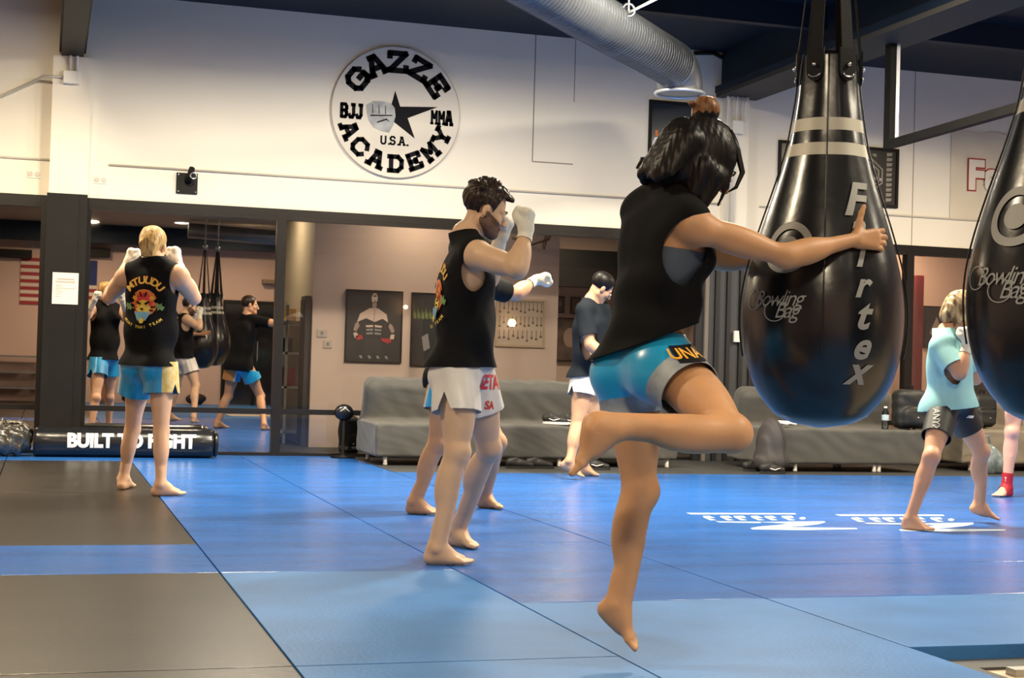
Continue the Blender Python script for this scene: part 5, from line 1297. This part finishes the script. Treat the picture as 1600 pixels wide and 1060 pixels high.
HAIR_DARK = strandmat('dark brown hair', (.010, .007, .006), (.040, .024, .016))
HAIR_BLACK = strandmat('black hair', (.003, .003, .004), (.010, .007, .006), rough=.42)
HAIR_TIP = strandmat('light brown hair', (.12, .05, .02), (.30, .15, .07))  # topknot tip is a lighter brown than the rest
HAIR_BLOND = strandmat('blond hair', (.30, .16, .05), (.66, .46, .20))
HAIR_HIGH = strandmat('streaked blond hair', (.10, .055, .03), (.58, .44, .24), scale=(14, 14, 3))
BEARD = mat('short beard', (.13, .07, .045), .8, var=.3, vscale=80, bump=.4, bscale=200)

FIST = dict(curl=(78, 92, 60), thumb=(.75, .25, .75), tcurl=35, spread=0)

# ---------- the man in profile with white shorts
def person_profile():
    p = Person('man1', 'bearded dark-haired person in black sleeveless shirt and white shorts, wrapped fist at eye level', 1.0)
    ar, fr_ = foot_at((662, 882), (750, 884)); al, fl_ = foot_at((703, 852), (756, 861))
    hr = dict(u=D(.10, 0, 1), n=D(-.8, .45, 0), side=-1, **FIST); hl = dict(u=D(.35, -.1, 1), n=D(-.5, -.6, 0), side=1, **FIST)
    p.setup(J(an_r=ar, an_l=al, kn_r=(714, 708, 7.12), kn_l=(764, 700, 7.48), hip_r=(712, 582, 7.20), hip_l=(738, 582, 7.38),
              neck=(727, 374, 7.30), sh_r=(744, 398, 7.11), sh_l=(722, 392, 7.45), head=(758, 327, 7.30), face=D(.90, .22, -.34), crown=D(.30, 0, 1),
              el_r=(808, 420, 6.93), wr_r=(822, 362, 7.04), el_l=(764, 436, 7.62), wr_l=(782, 372, 7.50)))
    p.body([SK_LIGHT], hands=dict(r=hr, l=hl), feet=dict(r=(fr_, Zz), l=(fl_, Zz)))
    f1 = folds(D(.8, .5, .25), 30, .0070, 3, .9)
    p.top([BLACK_CLOTH], P(720, 574, 7.25), hemn=D(-.02, 0, 1), inf=.016, drape=.042, fold=f1, arm=(.02, .10, .072, .105, .075))
    sh = p.last
    def g(cc):
        return np.zeros(len(cc), int)
    p.shorts([WHITE_SATIN], .50, .50, r0=.104, r1=.122, waist=.12, fold=folds(D(1, .3, .2), 42, .006, 5), slit=dict(r=(.035, .085, .1)), lap=.012)
    # red lettering on the front of the shorts
    c = P(767, 610, 7.3); d = D(-.75, .66, 0)
    for tx, sz, dx, dy in (('SETA', .098, .0, .035), ('SA', .055, .01, -.075)):
        bm = BM(); put(bm, text2d(tx, sz, .03, sx=.72, grid=.02), lambda x, y: (x+dx, y+dy, 0)); project(bm, c, D(.66, .75, 0), Zz, d, p.lastsh, .004); obj('red_lettering', bm, RED_INK, p.root)
    shirt_print(p, sh, P(705, 470, 7.3), 1.0)
    # hair, beard, brows
    def hr_(sd, g, M, k):
        sd.ell(g(0, -.016, .040), np.array([.085, .106, .088])*k, M, .02)
        sd.ell(g(0, .055, .082), np.array([.064, .055, .030])*k, M, .03)
        for i in range(46):
            r_ = random.Random(i); a = r_.uniform(0, 6.28); t = r_.uniform(.2, 1.25)
            sd.ball(g(.086*math.sin(t)*math.cos(a), -.016+.106*math.sin(t)*math.sin(a), .046+.088*math.cos(t)), r_.uniform(.010, .016)*k, .012)
    def cut(l):
        x, y, z = l.T
        face = np.maximum(y-(.052+.35*(z-.02)), -(z-.088+.0*y))           # in front of the hair line and below the fringe
        v = -np.minimum(y-(.030+.25*(z)), .078-z)
        v = np.minimum(v, z+.075+.55*np.maximum(y+.02, 0)*1.6)
        ear = np.sqrt((y+.004)**2+(z+.012)**2)-.030
        return np.minimum(v, np.where(np.abs(x) > .05, ear, 1))
    p.hair(HAIR_DARK, hr_, cut=cut, disp=lambda q: .0025*np.sin(q@V3(190, 120, 60))*np.sin(q@V3(-80, 150, 130)))
    def bd(sd, g, M, k): add_head(sd, p.J['head'], M, k)
    def bcut(l):
        x, y, z = l.T
        side = np.minimum(-.012-z-.42*np.maximum(y-.012, 0), np.where(z > -.045, y+.004, y+.020))
        lip = np.maximum(np.maximum(np.abs(x)-.021, -.077-z), z+.056)
        return np.minimum(np.minimum(side, lip), .03+z*0+.1)
    p.hair(BEARD, bd, name='beard', res=.0035, smooth=0, cut=bcut, disp=lambda q: .0022)
    p.brows(HAIR_DARK)
    p.wrap([WRAP], 'r', hand=hr, back=.055, front=.10); p.wrap([WRAP], 'l', hand=hl, back=.10, front=.10)
    return p

def tiger_art():
    """golden emblem of the academy shirts as flat artwork: list of (bmesh, material)"""
    A = []
    A.append((arc_text('MTUUDU', .128, .062, 90, 19, .045, sx=1.1, grid=.02), ORANGE))
    A.append((arc_text('MTUUDU', .128, .060, 90, 19, .012, sx=1.1, grid=.02), YELLOW))
    def petal(cx, cy, r, n, r2, mi, ph=0):
        pts = []
        for i in range(2*n):
            a = math.pi*i/n+ph; rr = r if i % 2 == 0 else r2; pts.append((cx+rr*math.cos(a), cy+rr*math.sin(a)))
        return cutgrid(poly2d(pts), .025), mi
    A.append(petal(0, -.01, .085, 16, .06, ORANGE)); A.append(petal(0, -.005, .058, 12, .035, RED_INK, .1)); A.append(petal(0, -.04, .05, 12, .036, YELLOW, .2))
    for q in (-1, 1):
        A.append(petal(q*.10, -.03, .028, 6, .014, GREENINK)); A.append(petal(q*.026, -.012, .018, 7, .009, GOLD)); A.append(petal(q*.055, .022, .018, 6, .009, GOLD))
    A.append((cutgrid(poly2d([(-.055, -.062), (.055, -.062), (.028, -.115), (-.028, -.115)]), .025), TEALINK))
    A.append((disc2d(.017, 14, 0, -.115), YELLOW))
    for q in (-1, 1):
        A.append((poly2d([(q*.012, -.010), (q*.040, .004), (q*.044, -.006), (q*.018, -.020)]), INK)); A.append((poly2d([(q*.006, .030), (q*.018, .060), (q*.026, .056), (q*.014, .028)]), INK))
        A.append((poly2d([(q*.050, -.030), (q*.078, -.024), (q*.078, -.032), (q*.050, -.038)]), INK)); A.append((poly2d([(q*.046, -.046), (q*.070, -.050), (q*.068, -.057), (q*.044, -.054)]), INK))
    A.append((poly2d([(-.014, -.040), (.014, -.040), (0, -.056)]), INK))
    A.append((arc_text('MUAY THAI TEAM', .155, .024, 270, 7, .02, top=False, grid=.02), YELLOW))
    return A
def shirt_print(p, VT, c, k, rot=None):
    d = p.fw; ux = p.rt; origin = p.chest-p.fw*.0-p.up*.06
    for i, (bm, m) in enumerate(tiger_art()):
        for v in bm.verts: v.co *= k
        project(bm, origin, ux, p.up, d, VT, .004+.0009*i)
        if bm.verts: obj(('lettering' if i in (0, 1) else 'emblem'), bm, m, p.root)
        else: bm.free()
RED_INK = mat('red ink', (.62, .03, .03), .5)

# ---------- blond man at the mirror
def person_blond():
    p = Person('blonde', 'blond person in black sleeveless shirt and shiny blue shorts, seen from behind facing the mirror', 1.0); p.leg = .88
    al, dl = foot_at((188, 766), (212, 760)); ar, dr = foot_at((236, 775), (281, 775))
    hl = dict(u=D(.15, .1, 1), n=D(.9, .3, 0), side=1, **FIST); hr = dict(u=D(-.15, .1, 1), n=D(-.9, .3, 0), side=-1, **FIST)
    p.setup(J(an_l=al, an_r=ar, kn_l=(207, 672, 10.55), kn_r=(252, 676, 10.26), hip_l=(217, 572, 10.40), hip_r=(252, 572, 10.30),
              neck=(239, 410, 10.34), sh_l=(198, 430, 10.36), sh_r=(279, 430, 10.28), head=(240, 384, 10.38), face=D(.12, 1, -.05),
              el_l=(172, 464, 10.54), wr_l=(200, 412, 10.68), el_r=(303, 466, 10.46), wr_r=(277, 410, 10.62)))
    p.body([SK_FAIR], hands=dict(l=hl, r=hr), feet=dict(l=(dl, Zz), r=(dr, Zz)))
    p.top([BLACK_CLOTH], P(235, 571, 10.3), inf=.016, drape=.045, fold=folds(D(.9, 0, .4), 30, .004, 8), arm=(.035, .085, .12, .13, .03))
    shirt_print(p, p.last, None, 1.12)
    hipr = p.J['hip_r']; H = p.Hf
    def paint(c):
        l = (c-p.pel)@H.T; return np.where(l[:, 0]-.11 > .9*np.abs(l[:, 1]), 1, 0)
    p.shorts([SATIN, CREAM_PANEL, NAVY_CLOTH], .42, .42, r0=.112, r1=.128, waist=.14, fold=folds(D(1, 0, .1), 38, .006, 12), slit=(.03, .06, .0), paint=paint)
    def h(sd, g, M, k):
        sd.ell(g(0, -.018, .038), np.array([.084, .105, .090])*k, M, .02)
        sd.ell(g(0, -.085, -.02), np.array([.055, .040, .07])*k, M, .04)
        for i in range(9):
            a = -1+2*i/8; tt = g(a*.040, -.108, .015+.015*math.cos(a*3)); sd.cone(g(a*.045, -.05, .098), tt, .012*k, .014*k, .015)
            sd.cone(tt, g(a*.030, -.100, -.075), .015*k, .008*k, .012)
    def cut(l):
        x, y, z = l.T; v = np.minimum(-(y-(.035+.3*z)), z+.10); ear = np.sqrt((y+.004)**2+(z+.012)**2)-.026
        return np.minimum(v, np.where(np.abs(x) > .062, ear, 1))
    p.hair(HAIR_BLOND, h, cut=cut); p.brows(HAIR_BLOND)
    p.wrap([WRAP], 'l', hand=hl, back=.12, front=.10); p.wrap([WRAP], 'r', hand=hr, back=.14, front=.10)
    return p

# ---------- man behind, punching
def person_punch():
    p = Person('man2', 'person in black tee and blue shorts punching right, half hidden behind the bearded one', .98)
    ar, dr = foot_at((634, 803), (686, 806)); al, dl = foot_at((746, 793), (803, 799))
    hl = dict(u=D(.93, .3, .38), n=D(.2, .3, -.8), side=1, **FIST); hr = dict(u=D(.4, 0, 1), n=D(-.6, .6, 0), side=-1, **FIST)
    p.setup(J(an_r=ar, an_l=al, kn_r=(683, 695, 9.45), kn_l=(777, 692, 9.66), hip_r=(697, 588, 9.52), hip_l=(722, 588, 9.68),
              neck=(738, 432, 9.58), sh_r=(728, 448, 9.44), sh_l=(762, 448, 9.72), head=(749, 392, 9.58), face=D(.92, .3, -.1),
              el_r=(735, 505, 9.22), wr_r=(752, 450, 9.30), el_l=(806, 459, 9.97), wr_l=(836, 438, 10.16)))
    p.body([SK_TAN], hands=dict(l=hl, r=hr), feet=dict(l=(dl, Zz), r=(dr, Zz)))
    p.top([BLACK_CLOTH], P(690, 610, 9.5), hemn=D(.1, 0, 1), sleeve=.62, inf=.018, drape=.03, fold=folds(D(.9, .2, .4), 30, .004, 18))
    H = p.Hf
    def paint(c):
        l = (c-p.pel)@H.T; s_ = l[:, 1]; lat = l[:, 0] > .0
        return np.where(lat & (s_ < -.045), 1, np.where(lat & (s_ < -.03), 2, 0))
    p.shorts([SATIN_BRIGHT, ORANGE_CLOTH, WHITE_SATIN], .50, .50, r0=.112, r1=.125, waist=.14, fold=folds(D(1, 0, .1), 38, .004, 22), slit=(.03, .07, -.9), paint=paint)
    p.hair(HAIR_DARK, lambda sd, g, M, k: sd.ell(g(0, -.016, .040), np.array([.084, .106, .090])*k, M, .02), cut=lambda l: np.minimum(-(l[:, 1]-(.035+.3*l[:, 2])), l[:, 2]+.06))
    p.brows(HAIR_DARK)
    p.wrap([WRAP], 'l', hand=hl, back=.08, front=.10); p.wrap([WRAP], 'r', hand=hr, back=.08, front=.10)
    return p

# ---------- man by the sofa
def person_sofa():
    p = Person('man3', 'person in dark navy tee and white shorts looking down by the grey sofa', .97)
    ar, dr = foot_at((880, 731, 12.72), (918, 751)); al, dl = foot_at((903, 743), (944, 746))
    rel = dict(u=D(.3, 0, -1), n=D(-.5, .6, 0), curl=(25, 30, 20))
    p.setup(J(an_r=ar, an_l=al, kn_r=(902, 668, 12.86), kn_l=(925, 668, 12.95), hip_r=(912, 590, 12.96), hip_l=(930, 590, 13.04),
              neck=(924, 473, 12.98), sh_r=(912, 487, 12.86), sh_l=(941, 485, 13.10), head=(940, 449, 12.98), face=D(.75, .3, -.6), crown=D(.6, 0, .8),
              el_r=(922, 538, 12.78), wr_r=(948, 560, 12.74), el_l=(955, 535, 13.1), wr_l=(970, 560, 13.0)))
    p.body([SK_MED], hands=dict(r=rel, l=dict(rel, side=1)), feet=dict(l=(dl, Zz), r=(dr, nrm(Zz))), res=.006)
    p.top([DKNAVY_CLOTH], P(918, 588, 12.9), hemn=D(-.1, 0, 1), sleeve=.75, inf=.02, drape=.04, fold=folds(D(.9, .2, .4), 26, .006, 28), res=.008)
    p.shorts([WHITE_SATIN], .36, .36, r0=.115, r1=.13, waist=.1, slit=(.03, .06, .0), res=.008)
    p.hair(HAIR_BLACK, lambda sd, g, M, k: sd.ell(g(0, -.014, .040), np.array([.084, .106, .088])*k, M, .02), cut=lambda l: np.minimum(-(l[:, 1]-(.035+.3*l[:, 2])), l[:, 2]+.06), res=.005)
    p.brows(HAIR_BLACK)
    return p

# ---------- the woman kneeing the bag
def person_knee():
    p = Person('woman', 'person with dark topknot, black sleeveless shirt and blue shorts, kneeing the big bag', .93, female=True)
    an_l = P(968, 946, 4.78); tl = nrm(P(1006, 1018, 4.72)-P(956, 966, 4.78)); ul = nrm(np.cross(np.cross(tl, Zz), tl))
    an_r = P(930, 664, 4.30); tr = nrm(P(872, 718, 4.28)-P(930, 668, 4.30))
    hr = dict(u=D(.96, .35, .08), n=D(-.25, .96, -.1), side=-1, curl=(22, 30, 20), thumb=(.25, 1, -.05), tcurl=6, spread=5)
    hl = dict(u=D(.6, .7, .2), n=D(.8, -.5, 0), side=1, curl=(15, 25, 15))
    tr_up = D(-.64, -.05, -.75)
    p.setup(J(an_l=an_l, an_r=an_r, kn_l=(1000, 768, 4.82), kn_r=(1143, 678, 4.40), hip_l=(978, 582, 4.86), hip_r=(1046, 576, 4.68),
              neck=(1052, 300, 4.76), sh_r=(1078, 352, 4.61), sh_l=(998, 328, 4.90), head=(1103, 250, 4.74), face=D(.80, .22, -.62), crown=D(.42, 0, .9),
              el_r=(1228, 401, 4.66), wr_r=(1334, 375, 4.76), el_l=(1110, 402, 5.13), wr_l=(1196, 412, 5.28)))
    def paint(cc, mi): return mi
    p.body([SK_BROWN], hands=dict(r=hr, l=hl), feet=dict(l=(tl, ul, .88), r=(tr, D(-.75, 0, .64), .95)), res=.0042)
    # loose shirt with a deep arm opening, the bra seen through it
    def ex(sd):
        sd.ell(p.pel+p.up*.16-p.fw*.04, np.array([.16, .12, .20]), p.T, .08)
    p.top([BLACK_CLOTH], P(1015, 531, 4.78), hemn=D(-.37, 0, 1), inf=.020, drape=.022, extra=None, fold=folds(D(.45, .2, .9), 26, .0085, 31, 1.0), arm=(.02, .10, .085, .115, .085), neck=.075, res=.0055)
    sd = SDF(); p.torso(sd, .006); V, F = sd.mesh(.006)
    def g(q):
        l = (q-p.chest)@p.T.T; return np.minimum(l[:, 2]+.13, .015-l[:, 2])
    V, T = clip(V, F, g); np_mesh('sports_bra', V, T, BRA, p.root, smooth_it=2)
    Jn = p.J
    def paint2(c):
        m = np.zeros(len(c), int)
        for t, lim in (('l', .155), ('r', .20)):
            hp, kn = Jn['hip_'+t], Jn['kn_'+t]; L = np.linalg.norm(kn-hp); ax = (kn-hp)/L; u = (c-hp)@ax
            o = Jn['hip_'+('r' if t == 'l' else 'l')]; mine = np.linalg.norm(c-hp-np.clip(u, 0, L)[:, None]*ax, axis=1)
            kn2 = Jn['kn_'+('r' if t == 'l' else 'l')]; ax2 = nrm(kn2-o); u2 = (c-o)@ax2; oth = np.linalg.norm(c-o-np.clip(u2, 0, .4)[:, None]*ax2, axis=1)
            m[(mine < oth) & (u > (.085 if t == 'l' else .062))] = 1
        return m
    p.shorts([SATIN_BRIGHT, GREY_CLOTH], .36, .36, r0=.102, r1=.112, waist=.14, fold=folds(D(1, .3, -.3), 30, .005, 41), paint=paint2, res=.0055)
    bm = BM(); box2 = cutgrid(poly2d([(-.058, -.026), (.058, -.026), (.058, .026), (-.058, .026)]), .02)
    d = D(-.35, .93, 0); c = P(1102, 552, 4.5)
    project(box2, c, D(.93, .35, .10), D(-.1, 0, 1), d, p.lastsh, .004); obj('badge', box2, INK, p.root)
    t = text2d('UNAN', .044, .02, sx=1.1, grid=.015); project(t, c, D(.93, .35, .10), D(-.1, 0, 1), d, p.lastsh, .006); obj('badge_lettering', t, GOLD, p.root)
    def h(sd, g, M, k):
        sd.ell(g(0, -.022, .036), np.array([.092, .114, .095])*k, M, .02)
        sd.ell(g(0, -.085, -.03), np.array([.088, .070, .095])*k, M, .05)
        sd.ell(g(0, -.055, -.095), np.array([.090, .075, .060])*k, M, .05)
        for t in (-1, 1): sd.ell(g(t*.068, .012, -.025), np.array([.032, .062, .095])*k, M, .04)
        for i in range(34):
            r_ = random.Random(i+70); x = r_.uniform(-1, 1); a = g(x*.080, -.07-.055*math.sqrt(1-x*x*.9), .0+r_.uniform(-.03, .03))
            b = g(x*.100+r_.uniform(-.012, .012), -.05-.075*math.sqrt(1-x*x*.9), -.135+r_.uniform(-.035, .02)); sd.cone(a, b, .022*k, .006*k, .03)
        for i in range(10):
            r_ = random.Random(i+170); t = 1 if i % 2 else -1; y = r_.uniform(-.04, .05); sd.cone(g(t*.088, y, -.04), g(t*.092, y+.02, -.13+r_.uniform(-.02, .02)), .018*k, .005*k, .03)
        for t in (-1, 1):   # locks falling at the side of the face
            sd.cone(g(t*.075, .05, .03), g(t*.082, .085, -.04), .010*k, .008*k, .02); sd.cone(g(t*.082, .085, -.04), g(t*.075, .105, -.10), .008*k, .004*k, .01)
    def cut(l):
        x, y, z = l.T; return -np.minimum(np.minimum(y-(.050+.25*z), .070-z), .062-np.abs(x))
    p.hk *= .95
    p.hair(HAIR_BLACK, h, cut=cut, res=.0035, disp=lambda q: .0010*np.sin(q@V3(330, 60, 20))*np.sin(q@V3(60, 260, 20)), smooth=1)
    # curl at the nape
    bm = BM(); n0 = P(1032, 262, 4.74)
    tube(bm, [P(1050, 250, 4.76), P(1022, 252, 4.75), P(1003, 250, 4.75), P(997, 262, 4.75), P(1004, 272, 4.75), P(1014, 266, 4.75)], [.016, .014, .010, .008, .006, .003], 8)
    tube(bm, [P(1060, 262, 4.70), P(1035, 270, 4.69), P(1015, 276, 4.69)], [.016, .012, .003], 8); tube(bm, [P(1065, 270, 4.78), P(1040, 282, 4.78), P(1026, 280, 4.78)], [.016, .01, .003], 8)
    tube(bm, [P(1140, 205, 4.70), P(1152, 235, 4.69), P(1160, 270, 4.69), P(1150, 293, 4.68), P(1138, 300, 4.68)], [.010, .011, .009, .006, .002], 8)
    obj('hair_strands', bm, HAIR_BLACK, p.root, smooth=True)
    sd = SDF(); q0 = P(1096, 196, 4.74); q1 = P(1103, 172, 4.74)
    sd.cone(q0, q1, .036, .036, .02); sd.ball(q1, .042, .02)
    for i in range(14):
        r_ = random.Random(i+5); a = r_.uniform(-1.3, .8); e = P(1103+r_.uniform(-26, 14), 158+r_.uniform(-8, 8), 4.74+r_.uniform(-.04, .04)); sd.cone(q1, e, .014, .006, .012)
    V, F = sd.mesh(.0035); cc = cen(V, F); zt = P(1103, 178, 4.74)[2]
    np_mesh('topknot', V, F, [HAIR_BLACK, HAIR_TIP], p.root, (cc[:, 2] > zt+.004*np.sin(cc[:, 0]*300)).astype(int), smooth_it=1)
    bm = BM(); tube(bm, [q0+D(math.cos(a), math.sin(a), 0)*.031 for a in np.linspace(0, 6.283, 17)], .005, 6, cap=False); obj('hair_tie', bm, STRAP, p.root)
    p.brows(HAIR_BLACK, .003)
    return p

# ---------- child in the aqua tee
def person_child():
    p = Person('child', 'child in aqua tee and black shorts with wrapped fists raised before a hair-covered face', .86)
    ar, dr = foot_at((1409, 827), (1463, 832), .86); al, dl = foot_at((1519, 800, 9.92), (1571, 818), .86)
    hr = dict(u=D(-.05, .1, 1), n=D(-.8, .6, 0), side=-1, **FIST); hl = dict(u=D(-.1, 0, 1), n=D(-.8, -.5, 0), side=1, **FIST)
    p.setup(J(an_r=ar, an_l=al, kn_r=(1455, 715, 9.33), kn_l=(1533, 706, 9.74), hip_r=(1474, 638, 9.56), hip_l=(1497, 638, 9.70),
              neck=(1480, 522, 9.64), sh_r=(1471, 542, 9.52), sh_l=(1490, 538, 9.78), head=(1504, 488, 9.64), face=D(.85, .1, -.5), crown=D(.45, 0, .9),
              el_r=(1499, 584, 9.40), wr_r=(1512, 536, 9.45), el_l=(1524, 592, 9.86), wr_l=(1524, 540, 9.80)))
    p.body([SK_CHILD], hands=dict(r=hr, l=hl), feet=dict(r=(dr, Zz), l=(dl, Zz)))
    def ex(sd): sd.ell(p.pel-p.up*.02+p.fw*.0, np.array([.17, .155, .14]), p.Hf, .08)
    p.top([AQUA], P(1478, 640, 9.6), hemn=D(-.12, 0, 1), sleeve=.74, inf=.034, drape=.045, extra=ex, fold=folds(D(.8, .2, .6), 26, .0035, 51))
    p.shorts([BLACK_SHORT], .52, .60, r0=.112, r1=.103, waist=.06, tight=True, fold=None)
    t = text2d('ANYX', .06, .01, sx=.8, grid=.02); c = P(1462, 655, 9.5); d = D(.25, .95, 0)
    rotm = [(v.co.y, -v.co.x) for v in t.verts]
    for v, (a, b) in zip(t.verts, rotm): v.co.x, v.co.y = a, b
    project(t, c, D(.95, -.25, 0), Zz, d, p.lastsh, .004); obj('lettering', t, PRINT_GREY, p.root)
    t = poly2d([(-.03, -.006), (.02, -.008), (.032, .008), (-.01, .010)]); project(cutgrid(t, .02), P(1517, 652, 9.6), D(.95, -.25, 0), Zz, D(-.1, 1, 0), p.lastsh, .004); obj('small_logo', t, WHITE_INK, p.root)
    def h(sd, g, M, k):
        sd.ell(g(0, -.016, .036), np.array([.088, .110, .093])*k, M, .02)
        sd.ell(g(0, -.075, -.05), np.array([.075, .050, .070])*k, M, .05)
        for i in range(30):
            r_ = random.Random(i+170); x = r_.uniform(-1, 1); y = .05+.05*(1-abs(x)); a = g(x*.080, y*.7, .085-.03*abs(x)); b = g(x*.088, y+.035, .02); c_ = g(x*.078+r_.uniform(-.01, .01), y+.045, -.09-r_.uniform(0, .03))
            sd.cone(a, b, .013*k, .014*k, .02); sd.cone(b, c_, .014*k, .006*k, .02)
        for t in (-1, 1): sd.cone(g(t*.078, .03, .03), g(t*.080, .045, -.10), .022*k, .010*k, .03); sd.cone(g(t*.070, -.02, .0), g(t*.075, -.02, -.12), .025*k, .008*k, .03)
    p.hk *= 1.2; p.hair(HAIR_HIGH, h, res=.004, disp=lambda q: .002*np.sin(q@V3(230, 60, 60)))
    p.brows(HAIR_DARK, .003)
    p.wrap([WRAP], 'r', hand=hr, back=.07, front=.10); p.wrap([WRAP], 'l', hand=hl, back=.07, front=.10)
    return p

# ---------- person with red ankle supports, behind the bag at the frame's edge
def person_red():
    p = Person('red', 'person with red ankle supports at the right edge, upper body hidden behind the black bag', .95)
    ar, dr = foot_at((1579, 776), (1546, 778), .95)
    al, dl = foot_at((1632, 760), (1600, 768), .95)
    rel = dict(u=D(-.5, 0, -.7), n=D(.4, .7, 0), curl=(45, 50, 30))
    p.setup(J(an_l=ar, an_r=al, kn_l=(1581, 675, 12.2), kn_r=(1612, 675, 12.65), hip_l=(1590, 596, 12.32), hip_r=(1606, 596, 12.50),
              neck=(1604, 482, 12.42), sh_l=(1590, 496, 12.22), sh_r=(1614, 496, 12.58), head=(1596, 455, 12.42), face=D(-.9, .1, -.2),
              el_l=(1577, 545, 12.05), wr_l=(1562, 592, 12.05), el_r=(1600, 545, 12.5), wr_r=(1590, 590, 12.4)))
    p.body([SK_PINK], hands=dict(l=dict(rel, side=1), r=rel), feet=dict(l=(dr, Zz), r=(dl, Zz)), res=.006)
    p.top([PINKSHIRT], P(1600, 590, 12.4), sleeve=.6, inf=.02, drape=.03, res=.008)
    p.shorts([BLACK_SHORT], .35, .35, r0=.11, r1=.12, waist=.1, res=.008)
    p.hair(HAIR_DARK, lambda sd, g, M, k: sd.ell(g(0, -.016, .040), np.array([.086, .108, .090])*k, M, .02), cut=lambda l: np.minimum(-(l[:, 1]-(.035+.3*l[:, 2])), l[:, 2]+.08), res=.005)
    p.brows(HAIR_DARK)
    for t, f in (('l', dr), ('r', dl)):
        an, kn = p.J['an_'+t], p.J['kn_'+t]; sd = SDF(); d = nrm(kn-an)
        for q in p.b.pr:
            if q[0] == 'c' and q[6] == 'u' and min(np.linalg.norm(q[1]-an), np.linalg.norm(q[2]-an)) < .11: sd.pr.append(('c', q[1], q[2], q[3]+.005, q[4]+.005, q[5], 'u', q[7], q[8]+.005))
        V, F = sd.mesh(.005)
        V, T = clip(V, F, lambda q: np.minimum(np.minimum((an+d*.115-q)@d, (q-(an-Zz*.075))@Zz), (an+f*.062-q)@f))
        o = np_mesh('ankle_support', V, T, REDSUP, p.root, smooth_it=2)
        bm = text2d('T', .05, .02, grid=.02); project(bm, an+Zz*.06, D(.85, .5, 0), Zz, D(.5, .85, 0), (V, T), .003); obj('white_mark', bm, WHITE_INK, p.root)
    return p
if 1:
    for fn in (person_profile, person_blond, person_punch, person_sofa, person_knee, person_child, person_red):
        if ONLY and fn.__name__ not in ONLY: continue
        import time; t0 = time.time(); fn()
        if DEBUG: print(fn.__name__, 'took %.1f' % (time.time()-t0))
